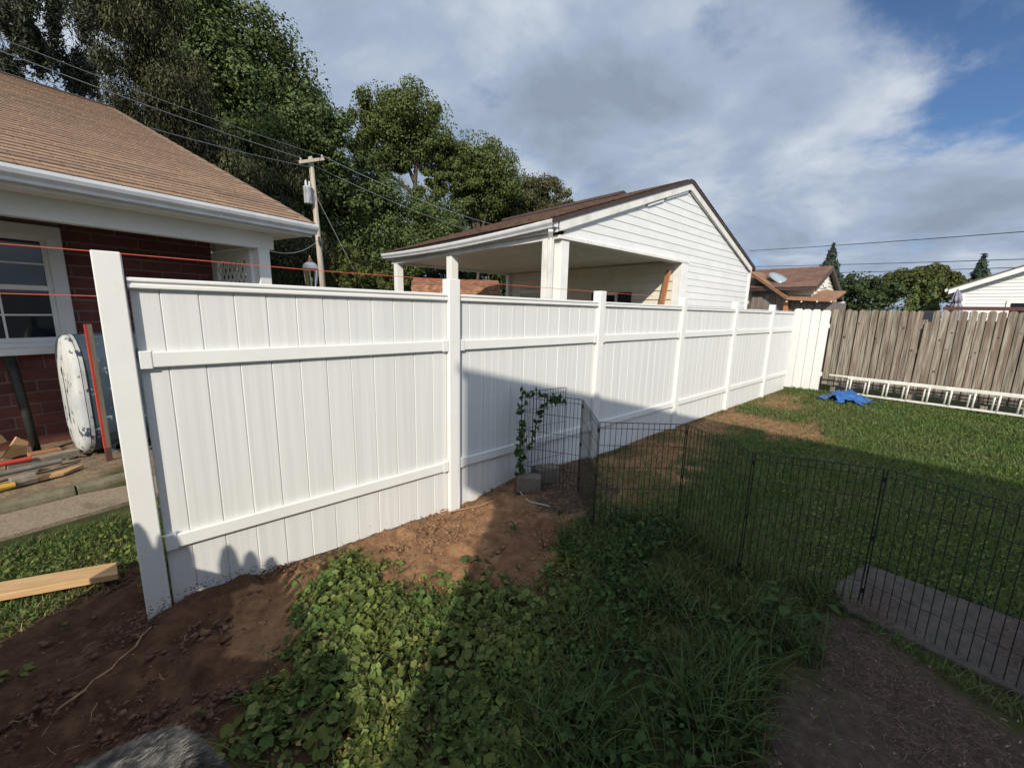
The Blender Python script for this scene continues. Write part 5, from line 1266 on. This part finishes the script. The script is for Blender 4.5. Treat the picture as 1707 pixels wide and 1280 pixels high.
# left lawn between the path and the dirt
LEFTL = P_((-4.0,3.1),(-4.0,3.35),(0.6,4.55),(1.0,2.85),(-0.12,2.86),(-0.21,3.36),(-0.49,3.1),(-0.73,2.97),(-2.5,2.3),(-4,2.3))
X, Y = scatter(105000, (-4, 1.0, 2.2, 4.7), lambda X, Y: inpoly(X, Y, LEFTL) & (hn(X, Y) < 4.41) & (RNG.random(len(X)) < 0.5+0.5*vnoise(X, Y, 0.3, 4)))
stuff('side_lawn_grass', blades_mesh('side_lawn_grass', X, Y, RNG.uniform(0.025, 0.07, len(X)), 0.006, RNG.uniform(0.4, 1.0, len(X)), LF_GRASS), 'short grass left of the first fence post', 'grass')
X, Y = scatter(26000, (-4, 1.0, 2.2, 4.7), lambda X, Y: inpoly(X, Y, LEFTL) & (hn(X, Y) < 4.40) & (vnoise(X, Y, 0.35, 24) > 0.4))
stuff('side_clover', disc_mesh('side_clover', X, Y, gz(X, Y)+RNG.uniform(0.02, 0.065, len(X)), RNG.uniform(0.006, 0.014, len(X)), LF_IVY, 0.7, 7), 'broad clover leaves in the side lawn', 'clover')
X, Y = scatter(9000, (-3.0, 0.4, 2.2, 4.5), lambda X, Y: inpoly(X, Y, LEFTL) & (hn(X, Y) < 4.4))
stuff('straw_in_lawn', blades_mesh('straw_in_lawn', X, Y, RNG.uniform(0.02, 0.06, len(X)), 0.004, RNG.uniform(0.7, 1.0, len(X)), LF_DRY), 'dead straw blades mixed in the side lawn', 'dry grass')
X, Y = scatter(9000, (-1.6, 0.2, 2.2, 3.7), lambda X, Y: inpoly(X+0.05, Y+0.06, P_((-1.5,2.45),(-0.73,2.85),(-0.21,3.25),(-0.12,3.5),(-0.5,3.3),(-1.5,2.9))))
stuff('dry_grass', blades_mesh('dry_grass', X, Y, RNG.uniform(0.03, 0.08, len(X)), 0.004, RNG.uniform(0.8, 1.0, len(X)), LF_DRY), 'dry straw coloured grass at the edge of the dug soil', 'dry grass')
# litter: straw, twigs, wood chips
def straw(name, X, Y, ln, w, m, label, cat, zo=0.004, curl=0.25):
    n = len(X); a = RNG.random(n)*2*math.pi; d = np.stack([np.cos(a), np.sin(a), RNG.normal(size=n)*0.12], 1); s = np.stack([-np.sin(a), np.cos(a), np.zeros(n)], 1)
    C = np.stack([X, Y, gz(X, Y)+zo+RNG.random(n)*0.012+0.034*inpoly(X, Y, SLABP)], 1); l = ln[:, None]/2; ww = w[:, None]/2; mid = s*(RNG.normal(size=n)*curl*ln)[:, None]*0.5+np.array([0, 0, 0.003])
    V = np.stack([C-d*l-s*ww, C-d*l+s*ww, C+mid+s*ww, C+mid-s*ww, C+d*l+s*ww*0.5, C+d*l-s*ww*0.5], 1).reshape(-1, 3); b0 = (np.arange(n)*6)[:, None]
    F = np.concatenate([b0+np.array([0,1,2,3]), b0+np.array([3,2,4,5])])
    stuff(name, fast_mesh(name, V, [F], m), label, cat)
LITT = leafmat('dead_twigs_and_chips', (0.125,0.082,0.060), 0.8, 0.0, 0.03, 0.9)
X, Y = scatter(60000, (0.6, 3.6, -1.1, 0.8), lambda X, Y: ((RNG.random(len(X)) < soft(X, Y, MULCH, 0.15)) | (inpoly(X, Y, P_((2.78,0.25),(3.25,0.22),(3.42,-0.3),(3.36,-1.1),(2.7,-1.1))) & (RNG.random(len(X)) < 1.0*ss(0.1,0.5,vnoise(X,Y,0.25,28))))) & (RNG.random(len(X)) < 0.04+1.1*ss(0.3, 0.75, vnoise(X, Y, 0.32, 15))))
straw('mulch_litter', X, Y, RNG.gamma(1.6, 0.018, len(X)), RNG.uniform(0.0006, 0.0022, len(X)), LITT, 'dry twigs and wood chips on the bare ground at lower right', 'mulch', 0.010, 0.10)
CHIP = leafmat('pale_wood_chips', (0.17,0.13,0.09), 0.75, 0.0, 0.02, 0.9)
X, Y = scatter(1700, (1.2, 3.5, -1.0, 0.7), lambda X, Y: inpoly(X, Y, MULCH))
straw('pale_chips', X, Y, RNG.uniform(0.004, 0.022, len(X)), RNG.uniform(0.002, 0.006, len(X)), CHIP, 'pale wood chips scattered on the mulch', 'wood chips', 0.010, 0.05)
X, Y = scatter(5200, (-1.4, 3.7, 1.0, 2.8), lambda X, Y: (inpoly(X, Y, DIRT_A) & (RNG.random(len(X)) < 0.3)) | inpoly(X, Y, DIRT_B))
straw('soil_straw', X, Y, RNG.gamma(2.0, 0.016, len(X)), RNG.uniform(0.001, 0.003, len(X)), LF_DRY, 'bits of straw and root on the dug clay', 'straw')
X, Y = scatter(6000, (2.3, 3.6, 1.85, 2.75), lambda X, Y: inpoly(X, Y, P_((2.5,2.75),(3.6,2.75),(3.2,2.0),(2.6,1.85),(2.35,2.2))))
straw('leaf_litter', X, Y, RNG.gamma(2.0, 0.018, len(X)), RNG.uniform(0.002, 0.007, len(X)), LITT, 'dead leaves and bark inside the pen corner', 'leaf litter')
X, Y = scatter(30000, (5.6, 11.2, 0.6, 2.75), lambda X, Y: (RNG.random(len(X)) < 0.5*soft(X, Y, DIRT_D, 0.5)))
stuff('dry_lawn_grass', blades_mesh('dry_lawn_grass', X, Y, RNG.uniform(0.015, 0.05, len(X)), 0.009, RNG.uniform(0.6, 1.0, len(X)), LF_DRY2), 'dry yellowed grass round the bare earth along the far fence', 'dry grass')
# soil clods
def clods(name, X, Y, r, m, label):
    n = len(X); base = np.array([[1,0,0],[-1,0,0],[0,1,0],[0,-1,0],[0,0,1],[0,0,-1],[.6,.6,.5],[-.6,.6,.4],[.6,-.6,.4],[-.6,-.6,.5]], float)
    T8 = np.array([[4,0,6],[4,6,2],[2,6,0],[4,2,7],[4,7,1],[1,7,2],[4,1,9],[4,9,3],[3,9,1],[4,3,8],[4,8,0],[0,8,3],[5,2,0],[5,1,2],[5,3,1],[5,0,3]])
    V = base[None]*(0.45+1.0*RNG.random((n, 10, 1)))*r[:, None, None]*np.array([1.15, 0.9, 0.7]); a = RNG.random(n)*2*math.pi; c, s = np.cos(a)[:, None], np.sin(a)[:, None]
    V = np.stack([V[..., 0]*c-V[..., 1]*s, V[..., 0]*s+V[..., 1]*c, V[..., 2]], -1)+np.stack([X, Y, gz(X, Y)+0.006+r*0.3], 1)[:, None]
    stuff(name, fast_mesh(name, V.reshape(-1, 3), [((np.arange(n)*10)[:, None, None]+T8[None]).reshape(-1, 3)], m), label, 'soil')
CLODM = mat('clay_clods', (0.135,0.068,0.040),(0.085,0.042,0.026), rough=0.97, scale=14, island=0.35)
CLODL = mat('dry_clay_clods', (0.27,0.15,0.085),(0.19,0.10,0.056), rough=0.97, scale=14, island=0.3)
X, Y = scatter(20000, (-1.4, 0.9, 1.0, 3.3), lambda X, Y: inpoly(X, Y, DIRT_A) & (RNG.random(len(X)) < 0.1+0.9*(vnoise(X, Y, 0.28, 16) > 0.52)))
clods('soil_clods', X, Y, np.minimum(RNG.gamma(1.5, 0.0034, len(X)), 0.024), CLODM, 'dark crumbly soil clods in the dug earth at lower left')
X, Y = scatter(11000, (0.7, 3.2, 1.4, 2.8), lambda X, Y: inpoly(X, Y, DIRT_B) & (RNG.random(len(X)) < 0.2+0.8*(vnoise(X, Y, 0.2, 17) > 0.5)))
clods('clay_clods', X, Y, np.minimum(RNG.gamma(1.4, 0.0026, len(X)), 0.016), CLODL, 'dry clay crumbs on the mound by the second post')

# seedlings, larger weed, vine
def weed(label, x, y, n, h, r, m=LF_VINE, name='weed_plant'):
    t = thing(name, label, 'weed', (x, y, gzs(x, y))); z0 = gzs(x, y); V = []; F = []; st = MB(); off = 0
    for k in range(n):
        a = random.uniform(0, 2*math.pi); hh = h*random.uniform(0.5, 1.0); d = h*random.uniform(0.2, 0.7)
        p = Vector((x+d*math.cos(a), y+d*math.sin(a), z0+hh)); st.tube([(x, y, z0-0.01), ((x+p.x)/2, (y+p.y)/2, z0+hh*0.7), p], 0.0022, 5)
        me = MB(); s = r*random.uniform(0.7, 1.2); dirv = Vector((math.cos(a), math.sin(a), random.uniform(-0.5, 0.1))).normalized(); sd_ = dirv.cross(Vector((0, 0, 1))).normalized(); nz = sd_.cross(dirv)
        prof_ = [(0,0),(0.25,0.45),(0.55,0.5),(0.85,0.25),(1.1,0),(0.85,-0.25),(0.55,-0.5),(0.25,-0.45)]
        ring = [p+dirv*(q[0]*s*1.6)+sd_*(q[1]*s*1.3)+nz*(abs(q[1])*s*0.35) for q in prof_]; spine = p+dirv*(0.6*s*1.6)
        me.v = [tuple(spine)]+[tuple(q) for q in ring]; me.f = [[0, 1+j, 1+(j+1) % 8] for j in range(8)]; me.build('leaf', m, t)
    st.build('stem', m, t)
weed('tall broad leaved weed standing in the long grass by the pen', 2.50, 0.42, 7, 0.22, 0.040)
weed('small leafy seedling in the dark soil at the left', -0.62, 2.62, 6, 0.05, 0.022, LF_IVY)
weed('second tiny seedling in soil behind the leafy seedling', -0.50, 2.92, 5, 0.04, 0.016, LF_IVY)
weed('small green sprig on the clay mound in shade', 1.95, 2.12, 7, 0.06, 0.02)
weed('leafy sprig where the clay mound meets the ivy', 1.42, 1.98, 6, 0.08, 0.028)
vine = thing('climbing_vine', 'leafy green vine climbing the corner of the wire pen', 'vine', (2.43, 2.60, 0.08))
vst = MB(); C = []
for path in ([(2.42,2.58,0.1),(2.40,2.57,0.35),(2.44,2.60,0.6),(2.42,2.58,0.85),(2.45,2.60,0.97)], [(2.44,2.60,0.3),(2.50,2.52,0.5),(2.52,2.48,0.7),(2.56,2.42,0.86),(2.63,2.33,0.93)], [(2.45,2.6,0.94),(2.52,2.5,0.96),(2.60,2.38,0.92),(2.68,2.28,0.90)], [(2.45,2.58,0.1),(2.38,2.55,0.25),(2.36,2.53,0.5),(2.35,2.53,0.72)]):
    vst.tube(path, 0.003, 5)
    for a, b in zip(path[:-1], path[1:]):
        for k in range(11): C.append(Vector(a).lerp(Vector(b), random.random())+Vector((random.gauss(0, 0.022), random.gauss(0, 0.022), random.gauss(0, 0.02))))
vst.build('stem', LF_VINE, vine)
C = np.array([tuple(c) for c in C]); v, f = leaf_quads(C, RNG.uniform(0.03, 0.055, len(C)), unit(RNG.normal(size=(len(C), 3))+np.array([-0.3, -0.8, 0.4])), 1.5, 0.3)
link(bpy.data.objects.new('foliage', fast_mesh('foliage', v, [f], LF_VINE)), vine)
MB().tube([(2.40,2.60,0.10),(2.36,2.50,0.055),(2.33,2.42,0.05),(2.31,2.33,0.048),(2.36,2.24,0.045),(2.40,2.17,0.04)], 0.003, 6).build('loose_rope', WDIRTY, None, smooth=True, label='short white rope trailing on the dirt beside the block', cat='rope')
ROOT = mat('pale_root_bark', (0.34,0.22,0.12),(0.22,0.13,0.075), rough=0.9, scale=20)
MB().tube([(x, y, gzs(x, y)+0.012) for x, y in ((-0.16,2.60),(-0.20,2.55),(-0.22,2.49),(-0.28,2.44),(-0.30,2.40),(-0.36,2.37),(-0.38,2.33),(-0.45,2.29),(-0.47,2.26))], [0.003,0.004,0.005,0.004,0.006,0.0045,0.006,0.004,0.002], 6).build('tree_root', ROOT, None, smooth=True, label='pale broken root lying across the dark soil', cat='root')
MB().tube([(x, y, gzs(x, y)+0.02) for x, y in ((1.72,2.68),(1.95,2.60),(2.15,2.56),(2.30,2.54))], [0.004,0.006,0.006,0.003], 6).build('tree_root', ROOT, None, smooth=True, label='thin root along the fence foot beside the block', cat='root')

# ------------------------------------------------------------------ the dog
dog = thing('dog', 'grey brindled dog at the bottom edge, only its back in view', 'dog', (-0.3, 1.05, 0))
dc = Vector((-0.08, 1.27, 0.035)); dd = Vector((-0.80, -0.10, 0)).normalized(); ds = Vector((-dd.y, dd.x, 0))
def DP(a, s, z): return dc+dd*a+ds*s+Vector((0, 0, z))
sk = [DP(0.10,0,0.435), DP(0.02,0,0.40), DP(0.25,0,0.44), DP(0.42,0,0.43), DP(0.56,0,0.45), DP(0.68,0,0.55), DP(0.78,0,0.60), DP(0.90,0,0.57),
      DP(-0.06,0,0.34), DP(-0.09,0,0.25), DP(-0.085,0,0.15)]
sr_ = [0.115,0.10,0.115,0.125,0.115,0.075,0.08,0.035, 0.035,0.02,0.010]
se = [(0,1),(0,2),(2,3),(3,4),(4,5),(5,6),(6,7),(1,8),(8,9),(9,10)]
for sgn in (-1, 1):
    i = len(sk); sk += [DP(0.06,sgn*0.075,0.32), DP(0.10,sgn*0.085,0.20), DP(0.02,sgn*0.085,0.11), DP(0.04,sgn*0.085,0.025), DP(0.10,sgn*0.085,0.02)]
    sr_ += [0.065,0.042,0.022,0.022,0.022]; se += [(0,i),(i,i+1),(i+1,i+2),(i+2,i+3),(i+3,i+4)]
    i = len(sk); sk += [DP(0.54,sgn*0.075,0.33), DP(0.50,sgn*0.08,0.22), DP(0.53,sgn*0.08,0.10), DP(0.53,sgn*0.08,0.025), DP(0.58,sgn*0.08,0.02)]
    sr_ += [0.05,0.034,0.022,0.022,0.024]; se += [(4,i),(i,i+1),(i+1,i+2),(i+2,i+3),(i+3,i+4)]
    i = len(sk); sk += [DP(0.76,sgn*0.06,0.66), DP(0.74,sgn*0.085,0.70)]; sr_ += [0.025,0.010]; se += [(6,i),(i,i+1)]
bme_ = bpy.data.meshes.new('body'); bme_.from_pydata([tuple(p) for p in sk], se, [])
FURM = mat('brindle_coat', (0.022,0.021,0.020),(0.13,0.118,0.10), rough=0.85, scale=26, stretch=(1,1,1), sharp=(0.42,0.62), detail=3)
bo = bpy.data.objects.new('body', bme_); bme_.materials.append(FURM); link(bo, dog)
smod = bo.modifiers.new('skin', 'SKIN'); bo.modifiers.new('subsurf', 'SUBSURF').levels = 2; bo.modifiers['subsurf'].render_levels = 2
smod.use_smooth_shade = True
lay = bme_.skin_vertices[0].data
for i, r_ in enumerate(sr_): lay[i].radius = (r_, r_); lay[i].use_root = (i == 0)
dg = bpy.context.evaluated_depsgraph_get(); ev = bo.evaluated_get(dg); em = ev.to_mesh(); em.calc_loop_triangles()
vv = np.zeros(len(em.vertices)*3); em.vertices.foreach_get('co', vv); vv = vv.reshape(-1, 3)
tt = np.zeros(len(em.loop_triangles)*3, np.int32); em.loop_triangles.foreach_get('vertices', tt); tt = tt.reshape(-1, 3)
A, B, Cc = vv[tt[:, 0]], vv[tt[:, 1]], vv[tt[:, 2]]; cr_ = np.cross(B-A, Cc-A); ar = np.linalg.norm(cr_, axis=1); nrm_ = unit(cr_)
ti_ = RNG.choice(len(tt), 42000, p=ar/ar.sum()); u1_ = RNG.random((42000, 1)); u2_ = RNG.random((42000, 1)); fl = u1_+u2_ > 1; u1_ = np.where(fl, 1-u1_, u1_); u2_ = np.where(fl, 1-u2_, u2_)
Pp = A[ti_]+(B-A)[ti_]*u1_+(Cc-A)[ti_]*u2_; nn_ = nrm_[ti_]; lie = unit(np.array([-dd.x, -dd.y, -0.25])+RNG.normal(size=(42000, 3))*0.22)
tg = unit(nn_*0.35+lie); sdv = unit(np.cross(tg, nn_)); ln_ = RNG.uniform(0.014, 0.028, (42000, 1))
V = np.stack([Pp-sdv*0.0009, Pp+sdv*0.0009, Pp+tg*ln_], 1).reshape(-1, 3)
ev.to_mesh_clear()
FURH = mat('brindle_hair', (0.022,0.021,0.020),(0.19,0.172,0.15), rough=0.7, scale=30, sharp=(0.42,0.56), detail=4, island=0.5)
fo = bpy.data.objects.new('fur', fast_mesh('fur', V, [np.arange(42000*3).reshape(-1, 3)], FURH)); link(fo, dog); fo['kind'] = 'stuff'
EYEM = mat('dark_eye', (0.01,0.008,0.006), rough=0.1)
for sgn in (-1, 1): MB().lathe(DP(0.85,sgn*0.045,0.62)-Vector((0,0,0.01)),[(0,0),(0.009,0.004),(0.011,0.01),(0.009,0.016),(0,0.02)],8).build('eye', EYEM, dog, smooth=True)
MB().lathe(DP(0.935,0,0.57),[(0,-0.014),(0.015,-0.006),(0.018,0.004),(0.010,0.014),(0,0.016)],10).build('nose', EYEM, dog, smooth=True)
